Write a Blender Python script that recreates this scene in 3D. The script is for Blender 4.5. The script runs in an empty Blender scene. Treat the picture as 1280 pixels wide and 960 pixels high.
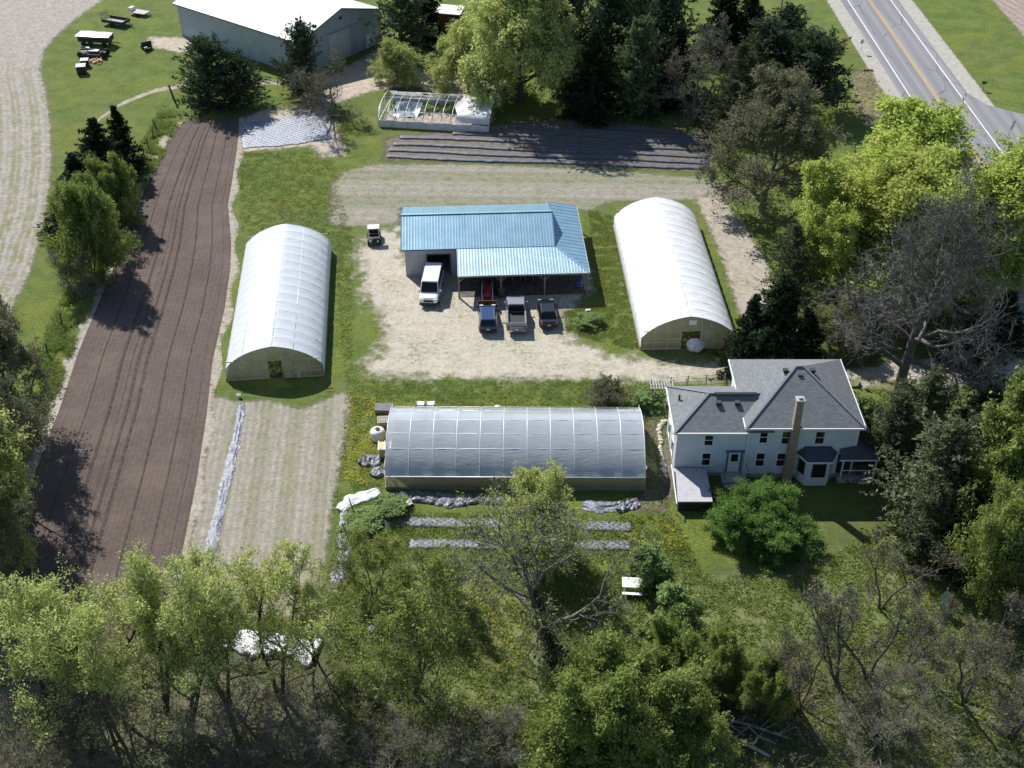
import bpy, math, random
import numpy as np
from mathutils import Vector, noise as mnoise

R = math.radians
sc = bpy.context.scene
C = sc.collection

# ------------------------------------------------------------------ survey
# The drone hangs 68 m above the yard, pitched 36.4 degrees down.  P() takes a
# sight line of the survey picture (1280 x 960) to the world at height z.
CAM_H, PITCH, FPX = 68.0, R(36.4), 1530.0


def P(px, py, z=0.0):
    u, v = px - 640.0, 480.0 - py
    dy = FPX * math.cos(PITCH) + v * math.sin(PITCH)
    dz = -FPX * math.sin(PITCH) + v * math.cos(PITCH)
    t = (z - CAM_H) / dz
    return Vector((u * t, dy * t, z))


def PW(px, py, Y):
    """where the sight line meets the upright plane y = Y"""
    u, v = px - 640.0, 480.0 - py
    dy = FPX * math.cos(PITCH) + v * math.sin(PITCH)
    dz = -FPX * math.sin(PITCH) + v * math.cos(PITCH)
    t = Y / dy
    return (u * t, CAM_H + dz * t)


def PP(pts, z=0.0):
    return [tuple(P(a, b, z)[:2]) for a, b in pts]


# ------------------------------------------------------------------ tags
def tag(o, label=None, cat=None, group=None, kind=None):
    if label: o['label'] = label
    if cat: o['category'] = cat
    if group: o['group'] = group
    if kind: o['kind'] = kind
    return o


def thing(name, label, cat, loc=(0, 0, 0), rz=0.0, group=None):
    o = bpy.data.objects.new(name, None)
    o.empty_display_size = 0.3
    C.objects.link(o)
    o.location = loc
    o.rotation_euler = (0, 0, rz)
    return tag(o, label, cat, group)


def copy_tree(o, parent=None):
    c = o.copy()
    C.objects.link(c)
    if parent is not None: c.parent = parent
    for ch in list(o.children): copy_tree(ch, c)
    return c


# ------------------------------------------------------------------ mesh builder
class MB:
    def __init__(s):
        s.v, s.f, s.m = [], [], []

    def add(s, vs, fs, mi=0):
        b = len(s.v)
        s.v += [tuple(p) for p in vs]
        for f in fs:
            s.f.append(tuple(b + i for i in f)); s.m.append(mi)
        return s

    def box(s, c, d, rz=0.0, mi=0, taper=1.0):
        ca, sa = math.cos(rz), math.sin(rz)
        vs = []
        for k, z in enumerate((-.5, .5)):
            q = taper if k else 1.0
            for x, y in ((-.5, -.5), (.5, -.5), (.5, .5), (-.5, .5)):
                X, Y = x * d[0] * q, y * d[1] * q
                vs.append((c[0] + X * ca - Y * sa, c[1] + X * sa + Y * ca, c[2] + z * d[2]))
        return s.add(vs, [(3, 2, 1, 0), (4, 5, 6, 7), (0, 1, 5, 4), (1, 2, 6, 5), (2, 3, 7, 6), (3, 0, 4, 7)], mi)

    def bb(s, x0, x1, y0, y1, z0, z1, mi=0):
        return s.box(((x0 + x1) / 2, (y0 + y1) / 2, (z0 + z1) / 2), (x1 - x0, y1 - y0, z1 - z0), 0, mi)

    def tube(s, pts, r, n=6, mi=0, cap=True):
        pts = [Vector(p) for p in pts]
        rs = r if isinstance(r, (list, tuple)) else [r] * len(pts)
        vs, fs = [], []
        for i, p in enumerate(pts):
            t = (pts[min(i + 1, len(pts) - 1)] - pts[max(i - 1, 0)]).normalized()
            ref = Vector((0, 0, 1)) if abs(t.z) < .9 else Vector((0, 1, 0))
            a = t.cross(ref).normalized(); b = t.cross(a)
            for k in range(n):
                w = 2 * math.pi * k / n
                vs.append(p + (a * math.cos(w) + b * math.sin(w)) * rs[i])
        for i in range(len(pts) - 1):
            for k in range(n):
                k2 = (k + 1) % n
                fs.append((i * n + k, i * n + k2, (i + 1) * n + k2, (i + 1) * n + k))
        if cap:
            fs.append(tuple(range(n - 1, -1, -1)))
            fs.append(tuple((len(pts) - 1) * n + k for k in range(n)))
        return s.add(vs, fs, mi)

    def beam(s, p0, p1, w, h, mi=0):
        p0, p1 = Vector(p0), Vector(p1)
        t = (p1 - p0).normalized()
        ref = Vector((0, 0, 1)) if abs(t.z) < .95 else Vector((0, 1, 0))
        a = t.cross(ref).normalized() * w / 2; b = a.cross(t).normalized() * h / 2
        vs = [p + q for p in (p0, p1) for q in (-a - b, a - b, a + b, -a + b)]
        return s.add(vs, [(3, 2, 1, 0), (4, 5, 6, 7), (0, 1, 5, 4), (1, 2, 6, 5), (2, 3, 7, 6), (3, 0, 4, 7)], mi)

    def slab(s, corners, th, mi=0):
        """a plate of thickness th under a planar polygon"""
        cs = [Vector(c) for c in corners]
        n = (cs[1] - cs[0]).cross(cs[2] - cs[0]).normalized()
        if n.z < 0: cs.reverse(); n = -n
        k = len(cs)
        vs = cs + [c - n * th for c in cs]
        fs = [tuple(range(k)), tuple(range(2 * k - 1, k - 1, -1))]
        fs += [(i, i + k, (i + 1) % k + k, (i + 1) % k) for i in range(k)]
        return s.add(vs, fs, mi)

    def prism(s, poly, z0, z1, mi=0):
        k = len(poly)
        vs = [(x, y, z0) for x, y in poly] + [(x, y, z1) for x, y in poly]
        fs = [tuple(range(k - 1, -1, -1)), tuple(range(k, 2 * k))]
        fs += [(i, (i + 1) % k, (i + 1) % k + k, i + k) for i in range(k)]
        return s.add(vs, fs, mi)

    def lathe(s, prof, n=16, c=(0, 0, 0), axis='z', mi=0):
        vs, fs = [], []
        for r, z in prof:
            for k in range(n):
                w = 2 * math.pi * k / n
                x, y = r * math.cos(w), r * math.sin(w)
                p = (x, y, z) if axis == 'z' else (z, x, y)
                vs.append((p[0] + c[0], p[1] + c[1], p[2] + c[2]))
        for i in range(len(prof) - 1):
            for k in range(n):
                k2 = (k + 1) % n
                fs.append((i * n + k, i * n + k2, (i + 1) * n + k2, (i + 1) * n + k))
        fs.append(tuple(range(n - 1, -1, -1)))
        fs.append(tuple((len(prof) - 1) * n + k for k in range(n)))
        return s.add(vs, fs, mi)

    def loft(s, rings, mi=0, cap=True):
        n = len(rings[0]); vs = [p for r_ in rings for p in r_]; fs = []
        for i in range(len(rings) - 1):
            for k in range(n):
                k2 = (k + 1) % n
                fs.append((i * n + k, i * n + k2, (i + 1) * n + k2, (i + 1) * n + k))
        if cap:
            fs.append(tuple(range(n - 1, -1, -1)))
            fs.append(tuple((len(rings) - 1) * n + k for k in range(n)))
        return s.add(vs, fs, mi)

    def build(s, name, mats, parent=None, smooth=False, bevel=0.0, loc=None, rz=0.0):
        me = bpy.data.meshes.new(name)
        me.from_pydata(s.v, [], s.f)
        mats = mats if isinstance(mats, (list, tuple)) else [mats]
        for m in mats: me.materials.append(m)
        me.polygons.foreach_set('material_index', s.m)
        if smooth:
            me.polygons.foreach_set('use_smooth', [True] * len(s.f))
        me.update()
        o = bpy.data.objects.new(name, me)
        C.objects.link(o)
        if parent is not None: o.parent = parent
        if loc is not None: o.location = loc
        o.rotation_euler = (0, 0, rz)
        if bevel:
            b = o.modifiers.new('bevel', 'BEVEL'); b.width = bevel; b.segments = 2
            b.limit_method = 'ANGLE'; b.angle_limit = R(35)
        return o


def mesh_np(name, verts, faces, mats, parent=None, midx=None, smooth=False, attrs=None, loc=None):
    """verts (n,3), faces (m,4) or (m,3) numpy arrays -> one mesh object"""
    me = bpy.data.meshes.new(name)
    nv, (nf, k) = len(verts), faces.shape
    me.vertices.add(nv); me.vertices.foreach_set('co', np.ascontiguousarray(verts, dtype=np.float32).ravel())
    me.loops.add(nf * k); me.loops.foreach_set('vertex_index', np.ascontiguousarray(faces, dtype=np.int32).ravel())
    me.polygons.add(nf)
    me.polygons.foreach_set('loop_start', np.arange(0, nf * k, k, dtype=np.int32))
    for m in (mats if isinstance(mats, (list, tuple)) else [mats]): me.materials.append(m)
    if midx is not None: me.polygons.foreach_set('material_index', np.asarray(midx, dtype=np.int32))
    me.polygons.foreach_set('use_smooth', np.full(nf, smooth))
    for an, arr in (attrs or {}).items():
        a = me.attributes.new(an, 'FLOAT', 'POINT'); a.data.foreach_set('value', np.asarray(arr, dtype=np.float32))
    me.update(calc_edges=True); me.validate()
    o = bpy.data.objects.new(name, me)
    C.objects.link(o)
    if parent is not None: o.parent = parent
    if loc is not None: o.location = loc
    return o


# ------------------------------------------------------------------ materials
class NT:
    def __init__(s, nt): s.nt = nt

    def node(s, typ, **kw):
        n = s.nt.nodes.new(typ)
        for k, v in kw.items(): setattr(n, k, v)
        return n

    def put(s, sock, val):
        if isinstance(val, bpy.types.NodeSocket): s.nt.links.new(val, sock)
        elif isinstance(val, (tuple, list)) and len(val) == 3 and sock.type == 'RGBA': sock.default_value = (*val, 1)
        else: sock.default_value = val

    def pos(s): return s.node('ShaderNodeNewGeometry').outputs['Position']
    def obj(s): return s.node('ShaderNodeTexCoord').outputs['Object']

    def attr(s, name):
        return s.node('ShaderNodeAttribute', attribute_name=name).outputs['Fac']

    def noise(s, vec, scale, detail=4.0, rough=.6, dist=0.0):
        n = s.node('ShaderNodeTexNoise')
        s.put(n.inputs['Vector'], vec)
        for k, v in (('Scale', scale), ('Detail', detail), ('Roughness', rough), ('Distortion', dist)): n.inputs[k].default_value = v
        return n.outputs['Fac']

    def voro(s, vec, scale, feature='F1'):
        n = s.node('ShaderNodeTexVoronoi', feature=feature)
        s.put(n.inputs['Vector'], vec); n.inputs['Scale'].default_value = scale
        return n.outputs['Distance']

    def math(s, op, a, b=0.0, c=None, clamp=False):
        n = s.node('ShaderNodeMath', operation=op, use_clamp=clamp)
        s.put(n.inputs[0], a); s.put(n.inputs[1], b)
        if c is not None: s.put(n.inputs[2], c)
        return n.outputs[0]

    def rng(s, val, a, b, lo=0.0, hi=1.0, smooth=True):
        n = s.node('ShaderNodeMapRange', interpolation_type='SMOOTHSTEP' if smooth else 'LINEAR')
        s.put(n.inputs['Value'], val)
        for k, v in (('From Min', a), ('From Max', b), ('To Min', lo), ('To Max', hi)): n.inputs[k].default_value = v
        return n.outputs['Result']

    def mix(s, fac, a, b, mode='MIX'):
        n = s.node('ShaderNodeMix', data_type='RGBA', blend_type=mode)
        s.put(n.inputs[0], fac); s.put(n.inputs[6], a); s.put(n.inputs[7], b)
        return n.outputs[2]

    def ramp(s, fac, stops):
        n = s.node('ShaderNodeValToRGB')
        e = n.color_ramp.elements
        while len(e) < len(stops): e.new(.5)
        for q, (p, c) in zip(e, stops): q.position = p; q.color = (*c, 1) if len(c) == 3 else c
        s.put(n.inputs[0], fac)
        return n.outputs[0]

    def scale(s, vec, xyz, rot=0.0):
        n = s.node('ShaderNodeMapping')
        s.put(n.inputs['Vector'], vec); n.inputs['Scale'].default_value = xyz; n.inputs['Rotation'].default_value = (0, 0, rot)
        return n.outputs[0]

    def bump(s, h, strength=.5, dist=.05):
        n = s.node('ShaderNodeBump'); s.put(n.inputs['Height'], h)
        n.inputs['Strength'].default_value = strength; n.inputs['Distance'].default_value = dist
        return n.outputs[0]


def newmat(name):
    m = bpy.data.materials.new(name); m.use_nodes = True
    t = NT(m.node_tree)
    return m, t, m.node_tree.nodes['Principled BSDF']


def std(name, col, rough=.6, metal=0.0, var=.25, vs=3.0, bump=0.0, spec=.5, dirt=None, coat=0.0):
    """plain paint / metal / plastic / wood with cloudy tone variation and wear"""
    m, t, p = newmat(name)
    o = t.obj()
    n = t.noise(o, vs, 5, .65)
    lo = tuple(c * (1 - var) for c in col); hi = tuple(min(1, c * (1 + var)) for c in col)
    c = t.mix(t.rng(n, .3, .7), lo, hi)
    if dirt: c = t.mix(t.rng(t.noise(o, vs * .7, 6, .75), .52, .75, 0, .7), c, dirt)
    t.put(p.inputs['Base Color'], c)
    p.inputs['Roughness'].default_value = rough; p.inputs['Metallic'].default_value = metal
    p.inputs['Specular IOR Level'].default_value = spec
    p.inputs['Coat Weight'].default_value = coat; p.inputs['Coat Roughness'].default_value = .05
    if bump: t.put(p.inputs['Normal'], t.bump(t.noise(o, vs * 8, 4, .7), bump, .02))
    return m


# the lawn colour is shared by the ground and by the ragged rims of every bed and track
def grass_group():
    g = bpy.data.node_groups.new('lawn', 'ShaderNodeTree')
    g.interface.new_socket('Color', in_out='OUTPUT', socket_type='NodeSocketColor')
    g.interface.new_socket('Height', in_out='OUTPUT', socket_type='NodeSocketFloat')
    t = NT(g); out = g.nodes.new('NodeGroupOutput')
    p = t.pos()
    big, mid, fine, tuft = t.noise(p, .045, 4, .6), t.noise(p, .35, 5, .65, .6), t.noise(p, 2.6, 6, .75), t.noise(p, 11, 3, .7)
    c = t.mix(t.rng(mid, .32, .68), (.090, .142, .027), (.168, .214, .050))
    c = t.mix(t.rng(fine, .46, .66, 0, .8), c, (.17, .20, .06))
    c = t.mix(t.rng(fine, .46, .30, 0, .85), c, (.026, .05, .012))
    dry = t.math('MULTIPLY', t.rng(big, .46, .66), t.rng(t.noise(p, .8, 6, .7), .42, .66))
    c = t.mix(t.math('MULTIPLY', dry, .8), c, (.20, .175, .085))
    yel = t.math('MULTIPLY', t.rng(t.noise(p, .12, 3, .5), .47, .62), t.rng(t.noise(p, 5.0, 3, .7), .52, .62))
    c = t.mix(t.math('MULTIPLY', yel, .85), c, (.36, .29, .02))
    c = t.mix(t.rng(tuft, .35, .65, 0, .35), c, (.03, .06, .01))
    g.links.new(c, out.inputs['Color'])
    g.links.new(t.math('ADD', fine, t.math('MULTIPLY', tuft, .5)), out.inputs['Height'])
    return g


LAWN = grass_group()


def ground_mat(name, body, amp=1.2, soft=.5, ns=1.3, bias=0.0, rough=.95, bump=.6):
    """body(t, pos) -> (colour, height).  'edge' (metres inside the outline) frays into lawn."""
    m, t, p = newmat(name)
    pos = t.pos()
    col, h = body(t, pos)
    e = t.math('ADD', t.attr('edge'), t.math('MULTIPLY', t.math('SUBTRACT', t.noise(pos, ns, 6, .7), .5), amp * 2.4))
    k = t.rng(e, bias - soft, bias + soft)
    t.put(p.inputs['Base Color'], col)
    p.inputs['Roughness'].default_value = rough; p.inputs['Specular IOR Level'].default_value = .15
    t.put(p.inputs['Normal'], t.bump(h, bump, .12))
    # the frayed rim is bare of soil: whatever lies underneath shows
    out = m.node_tree.nodes['Material Output']
    tp = t.node('ShaderNodeBsdfTransparent'); mx = t.node('ShaderNodeMixShader')
    t.put(mx.inputs[0], k); m.node_tree.links.new(tp.outputs[0], mx.inputs[1]); m.node_tree.links.new(p.outputs[0], mx.inputs[2])
    m.node_tree.links.new(mx.outputs[0], out.inputs['Surface'])
    return m


def rows(t, pos, period, wob=.15, att='row', wn=.5):
    """0..1 stripes across the attribute 'row' (metres)"""
    r = t.math('ADD', t.attr(att), t.math('MULTIPLY', t.noise(pos, wn, 3), wob * 2))
    s = t.math('SINE', t.math('MULTIPLY', r, 2 * math.pi / period))
    return t.math('MULTIPLY_ADD', s, .5, .5)


def dirt_body(pale, dark, weed=(.16, .19, .06), weed_amt=.4, row=0.0, row_amt=.4, row_green=0.0):
    def f(t, p):
        n1, n2, n3 = t.noise(p, .25, 5, .65), t.noise(p, 1.1, 7, .75), t.noise(p, 2.9, 6, .82)
        c = t.mix(t.rng(n2, .34, .66), dark, pale)
        c = t.mix(t.rng(n3, .52, .66, 0, .75), c, tuple(x * .42 for x in dark))
        c = t.mix(t.rng(n3, .47, .33, 0, .6), c, tuple(min(.8, x * 1.28) for x in pale))
        w = t.math('MULTIPLY', t.rng(n1, .45, .68), t.rng(t.noise(p, 2.4, 6, .75), .45, .62))
        c = t.mix(t.math('MULTIPLY', w, weed_amt), c, weed)
        h = t.math('ADD', n2, n3)
        if row:
            s = rows(t, p, row)
            c = t.mix(t.math('MULTIPLY', t.rng(s, .55, .95), t.math('MULTIPLY', t.rng(n2, .3, .65), row_amt)), c, tuple(x * .42 for x in dark))
            if row_green:
                gm = t.math('MULTIPLY', t.rng(rows(t, p, row * 4.3, .5), .35, .8), t.rng(t.noise(p, 1.1, 6, .75), .42, .62))
                c = t.mix(t.math('MULTIPLY', gm, row_green), c, (.12, .15, .04))
            h = t.math('ADD', h, t.math('MULTIPLY', s, -.45))
        return c, h
    return f


def sdist(poly, pts):
    """signed distance (positive inside) of pts (n,2) to a closed polygon"""
    poly = np.asarray(poly, float); pts = np.asarray(pts, float)
    a, b = poly, np.roll(poly, -1, 0)
    best = np.full(len(pts), 1e18); inside = np.zeros(len(pts), bool)
    for (x0, y0), (x1, y1) in zip(a, b):
        dx, dy = x1 - x0, y1 - y0
        L = dx * dx + dy * dy + 1e-12
        tt = np.clip(((pts[:, 0] - x0) * dx + (pts[:, 1] - y0) * dy) / L, 0, 1)
        d = (pts[:, 0] - x0 - tt * dx) ** 2 + (pts[:, 1] - y0 - tt * dy) ** 2
        best = np.minimum(best, d)
        if abs(dy) > 1e-9:
            c = ((y0 > pts[:, 1]) != (y1 > pts[:, 1])) & (pts[:, 0] < dx * (pts[:, 1] - y0) / dy + x0)
            inside ^= c
    return np.where(inside, 1, -1) * np.sqrt(best)


def zone(name, poly, mat, z, cell=.8, margin=1.3, rowdir=None, rowedge=False):
    poly = np.asarray(poly, float)
    x0, y0 = poly.min(0) - margin * 2.2 - cell; x1, y1 = poly.max(0) + margin * 2.2 + cell
    nx, ny = int((x1 - x0) / cell) + 2, int((y1 - y0) / cell) + 2
    X, Y = np.meshgrid(x0 + np.arange(nx) * cell, y0 + np.arange(ny) * cell)
    pts = np.stack([X.ravel(), Y.ravel()], 1)
    d = sdist(poly, pts)
    idx = np.arange(nx * ny).reshape(ny, nx)
    f = np.stack([idx[:-1, :-1], idx[:-1, 1:], idx[1:, 1:], idx[1:, :-1]], -1).reshape(-1, 4)
    jag = np.array([mnoise.noise((p[0] * .5, p[1] * .5, 3.1)) for p in pts]) * margin * .8
    keep = ((d + jag)[f].max(1) > -margin * 1.5)
    f = f[keep]
    used, inv = np.unique(f, return_inverse=True)
    pts, d = pts[used], d[used]
    v = np.column_stack([pts, np.full(len(pts), z)])
    if rowedge: row = d
    elif rowdir is not None: row = pts[:, 0] * rowdir[0] + pts[:, 1] * rowdir[1]
    else: row = pts[:, 0]
    o = mesh_np(name, v, inv.reshape(-1, 4), mat, attrs={'edge': d, 'row': row})
    return tag(o, kind='structure')


def resample(pl, n):
    pl = np.asarray(pl, float)
    s = np.r_[0, np.cumsum(np.hypot(*np.diff(pl, axis=0).T))]
    q = np.linspace(0, s[-1], n)
    return np.column_stack([np.interp(q, s, pl[:, 0]), np.interp(q, s, pl[:, 1])])


def ruled(name, left, right, mat, z, nu, nv, kind='structure', zf=None):
    """a strip between two polylines; attributes u (0..1), row (metres across), along, edge"""
    a, b = resample(left, nv), resample(right, nv)
    u = np.linspace(0, 1, nu)
    pts = a[:, None, :] * (1 - u)[None, :, None] + b[:, None, :] * u[None, :, None]
    w = np.hypot(*(b - a).T)
    along = np.r_[0, np.cumsum(np.hypot(*np.diff((a + b) / 2, axis=0).T))]
    row = u[None, :] * w[:, None]
    e = np.minimum(row, w[:, None] - row)
    e = np.minimum(e, np.minimum(along, along[-1] - along)[:, None])
    zz = np.full((nv, nu), float(z))
    if zf is not None: zz = zz + zf(pts, u, along)
    idx = np.arange(nu * nv).reshape(nv, nu)
    f = np.stack([idx[:-1, :-1], idx[:-1, 1:], idx[1:, 1:], idx[1:, :-1]], -1).reshape(-1, 4)
    v = np.dstack([pts, zz]).reshape(-1, 3)
    o = mesh_np(name, v, f, mat, attrs={'edge': e.ravel(), 'row': row.ravel(), 'u': np.tile(u, nv), 'along': np.repeat(along, nu)})
    return tag(o, kind=kind)

# ================================================================== the setting
m_lawn, t_, p_ = newmat('lawn')
g_ = t_.node('ShaderNodeGroup'); g_.node_tree = LAWN
t_.put(p_.inputs['Base Color'], g_.outputs['Color'])
t_.put(p_.inputs['Normal'], t_.bump(g_.outputs['Height'], .8, .2))
p_.inputs['Roughness'].default_value = .95; p_.inputs['Specular IOR Level'].default_value = .15
gm = MB(); gm.add([(-2500, -2500, 0), (2500, -2500, 0), (2500, 2500, 0), (-2500, 2500, 0)], [(0, 1, 2, 3)])
tag(gm.build('ground', m_lawn), kind='structure')


def crop_body(t, p):
    d = t.attr('row')
    n1, n2, n3 = t.noise(p, .12, 5, .65), t.noise(p, .7, 6, .75), t.noise(p, 2.0, 6, .85)
    c = t.mix(t.rng(n2, .3, .68), (.30, .265, .23), (.40, .365, .325))
    c = t.mix(t.rng(n3, .48, .62, 0, .85), c, (.20, .18, .145)); c = t.mix(t.rng(n3, .46, .34, 0, .5), c, (.48, .445, .40))
    s = rows(t, p, 2.3, .9); s2 = rows(t, p, .78, .3)
    near = t.math('ADD', t.rng(d, 30, 6), t.math('MULTIPLY', t.math('SUBTRACT', n1, .5), 1.8), clamp=True)
    gm_ = t.math('MULTIPLY', t.math('MULTIPLY', t.rng(t.math('ADD', t.math('ADD', t.math('MULTIPLY', s, .14), t.math('MULTIPLY', s2, .16)), t.noise(p, .55, 6, .75)), .52, .80), near), t.rng(n2, .36, .52))
    sy = t.node('ShaderNodeSeparateXYZ'); t.put(sy.inputs[0], p)
    gm_ = t.math('MULTIPLY', gm_, t.rng(t.math('ADD', sy.outputs[1], t.math('MULTIPLY', n1, 30)), 200, 165, .12, 1))
    c = t.mix(t.math('MULTIPLY', gm_, .85), c, (.15, .17, .055))
    c = t.mix(t.math('MULTIPLY', t.math('MULTIPLY', t.rng(s2, .6, 1), t.rng(n2, .4, .6)), .12), c, (.46, .43, .38))
    return c, t.math('ADD', n3, t.math('MULTIPLY', s2, .25))


m_crop = ground_mat('stubble_soil', crop_body, 1.0, .5)
zone('crop_field', PP([(128, 0), (93, 25), (71, 44), (55, 62), (50, 88), (57, 112), (63, 150), (65, 200), (60, 260), (38, 340), (8, 400), (-60, 470), (-500, 420), (-700, -120), (330, -120)]), m_crop, .004, 1.2, 1.6, rowedge=True)
m_crop2 = ground_mat('ploughed_soil', dirt_body((.40, .33, .29), (.27, .21, .18), weed_amt=.1, row=1.4, row_amt=.5), .8, .4)
zone('ploughed_field', PP([(1236, -5), (1262, 25), (1290, 56), (1500, 240), (1800, -100), (1200, -100)]), m_crop2, .004, 1.5, 1.3, rowdir=(.97, .25))


# dark tilled bed: a ruled strip with wheel and seeder lines along it
def bed_body(t, p):
    n1, n2, n3 = t.noise(p, .22, 4, .6), t.noise(p, 1.7, 6, .7), t.noise(p, 3.2, 6, .84)
    c = t.mix(t.rng(n2, .3, .7), (.104, .079, .067), (.136, .105, .090))
    c = t.mix(t.rng(n3, .5, .68, 0, .65), c, (.178, .140, .117))
    c = t.mix(t.rng(n3, .48, .3, 0, .7), c, (.062, .046, .038))
    c = t.mix(t.rng(n1, .48, .66, 0, .55), c, (.165, .128, .106)); c = t.mix(t.rng(n1, .44, .3, 0, .55), c, (.095, .070, .058))
    fine = rows(t, p, .42, .06)
    c = t.mix(t.math('MULTIPLY', fine, .10), c, (.06, .044, .04))
    u = t.math('ADD', t.attr('u'), t.math('MULTIPLY', t.math('SUBTRACT', t.noise(p, .05, 1), .5), .022))
    h = t.math('ADD', t.math('MULTIPLY', n3, .6), t.math('MULTIPLY', fine, .12))
    for uc, w, s in ((.185, .006, .8), (.335, .012, 1.), (.405, .006, .5), (.452, .011, .9), (.515, .012, 1.), (.665, .008, .9), (.82, .007, .8), (.93, .004, .4)):
        k = t.rng(t.math('ABSOLUTE', t.math('SUBTRACT', u, uc)), w * 1.5, w * .4)
        k = t.math('MULTIPLY', k, t.rng(t.noise(p, 1.5, 5, .75), .34, .56, .15, 1))
        c = t.mix(t.math('MULTIPLY', k, s * .5), c, (.05, .039, .034))  # furrow shading painted in as darker soil along each line
        h = t.math('SUBTRACT', h, t.math('MULTIPLY', k, .9 * s))
    return c, h


m_bed = ground_mat('tilled_soil', bed_body, .6, .3, bias=-.05, bump=.9)
bedL = PP([(229, 152), (208, 180), (183, 232), (157, 300), (125, 375), (98, 440), (75, 510), (40, 600), (10, 680), (-12, 740), (-30, 790)])
bedR = PP([(299, 146), (297, 180), (292, 215), (285, 256), (287, 280), (289, 305), (288, 335), (281, 385), (266, 450), (258, 520), (246, 600), (232, 670), (215, 745), (198, 800)])
ruled('tilled_field', bedL, bedR, m_bed, .016, 60, 260)
m_edge = ground_mat('bed_edge_dirt', dirt_body((.44, .39, .33), (.31, .27, .215), weed_amt=.9), 1.1, .4)
lo = resample(bedL, 90)
ruled('field_edge_path', [(x - 1.0 + .25 * math.sin(i * .9), y) for i, (x, y) in enumerate(lo)], [(x + .35, y) for x, y in lo], m_edge, .012, 7, 200)
ro = resample(bedR, 90)
ruled('field_margin', [(x - .3, y) for x, y in ro], [(x + .75 + .3 * math.sin(i * .7), y) for i, (x, y) in enumerate(ro)], m_edge, .010, 7, 200)

m_plot = ground_mat('garden_soil', dirt_body((.37, .34, .28), (.255, .23, .18), weed_amt=.55, weed=(.17, .18, .085), row=.62, row_amt=.17, row_green=.6), .7, .35)
pl = PP([(262, 492), (300, 503), (335, 500), (380, 512), (432, 488), (438, 500), (430, 560), (418, 620), (405, 700), (398, 770), (222, 775), (232, 700), (246, 640), (258, 560)])
a_, b_ = P(355, 505), P(330, 700)
dv = Vector((b_.x - a_.x, b_.y - a_.y)).normalized()
zone('garden_plot', pl, m_plot, .008, .6, 1.0, rowdir=(-dv.y, dv.x))

m_drive = ground_mat('gravel_drive', dirt_body((.51, .465, .375), (.405, .36, .285), weed_amt=.9), 3.2, 1.1, ns=.6)
zone('driveway', PP([(447, 318), (462, 292), (500, 284), (508, 330), (640, 330), (736, 340), (736, 368), (702, 388), (706, 420), (760, 444), (830, 452), (905, 457), (960, 452), (1060, 460), (1130, 454), (1230, 446), (1290, 428), (1290, 480), (1215, 476), (1130, 481), (1060, 479), (915, 474), (820, 477), (700, 474), (560, 473), (475, 471), (453, 462), (474, 440), (484, 410), (458, 370)]), m_drive, .012, .6, 1.8)
m_yard = ground_mat('yard_gravel', dirt_body((.52, .45, .36), (.38, .32, .25), weed_amt=.5), 1.6, .6)
zone('gravel_yard', PP([(372, 124), (420, 92), (470, 62), (484, 40), (500, 70), (540, 95), (600, 98), (640, 104), (612, 122), (545, 118), (520, 108), (470, 112), (440, 122), (400, 136)]), m_yard, .008, .8, 1.5)
zone('bare_patch', PP([(293, 192), (294, 152), (330, 137), (412, 136), (425, 172), (432, 194), (400, 198), (392, 182), (302, 190)]), m_yard, .008, .6, 1.0)
zone('shed_apron', PP([(185, 46), (250, 48), (262, 60), (225, 66), (190, 58)]), m_yard, .006, .8, 1.2)
tk = resample(PP([(372, 104), (300, 103), (240, 105), (190, 114), (150, 130), (122, 150), (104, 176)]), 50)
ruled('dirt_track', [(x, y + .75) for x, y in tk], [(x + .2, y - .75) for x, y in tk], m_edge, .008, 7, 120)

m_up = ground_mat('fallow_soil', dirt_body((.345, .32, .265), (.235, .22, .17), weed_amt=.85, weed=(.17, .18, .085), row=1.55, row_amt=.12, row_green=.75), .9, .5)
zone('fallow_field', PP([(414, 232), (430, 215), (470, 205), (600, 206), (750, 212), (880, 222), (925, 232), (945, 246), (930, 250), (868, 250), (760, 252), (740, 264), (690, 258), (500, 260), (498, 280), (440, 284), (412, 281)]), m_up, .008, .7, 1.1, rowdir=(.03, 1))
zone('dirt_path', PP([(868, 246), (900, 246), (935, 290), (958, 330), (972, 380), (950, 402), (925, 392), (905, 330), (885, 280)]), m_edge, .012, .6, 1.2)
m_mgap = ground_mat('bed_soil', dirt_body((.22, .19, .14), (.13, .105, .08), weed_amt=.75, weed=(.10, .13, .04)), 1.0, .5)
zone('mulch_plot', PP([(482, 172), (560, 164), (660, 150), (760, 150), (890, 168), (890, 216), (760, 209), (600, 203), (480, 200)]), m_mgap, .010, .7, 1.2)
m_weed = ground_mat('dry_weeds', dirt_body((.33, .32, .21), (.15, .17, .07), weed_amt=.6), 1.5, .8)
zone('weedy_verge', PP([(1068, 92), (1086, 84), (1100, 110), (1118, 140), (1122, 152), (1085, 158), (1068, 130)]), m_weed, .005, .6, 1.4)
zone('greenhouse_shadow_soil', PP([(806, 520), (828, 520), (842, 560), (850, 602), (830, 640), (795, 640), (808, 580)]), m_mgap, .006, .5, 1.0)  # dark soil sheet deepens the clear greenhouse's shadow here
m_mead = ground_mat('rough_meadow', dirt_body((.18, .20, .075), (.10, .13, .04), weed=(.25, .235, .13), weed_amt=.8), 4.0, 2.5, ns=.5)
zone('meadow', PP([(425, 690), (520, 700), (640, 700), (740, 760), (900, 720), (1010, 700), (1100, 650), (1150, 640), (1400, 700), (1500, 980), (420, 980)]), m_mead, .004, .9, 2.5)
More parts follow.
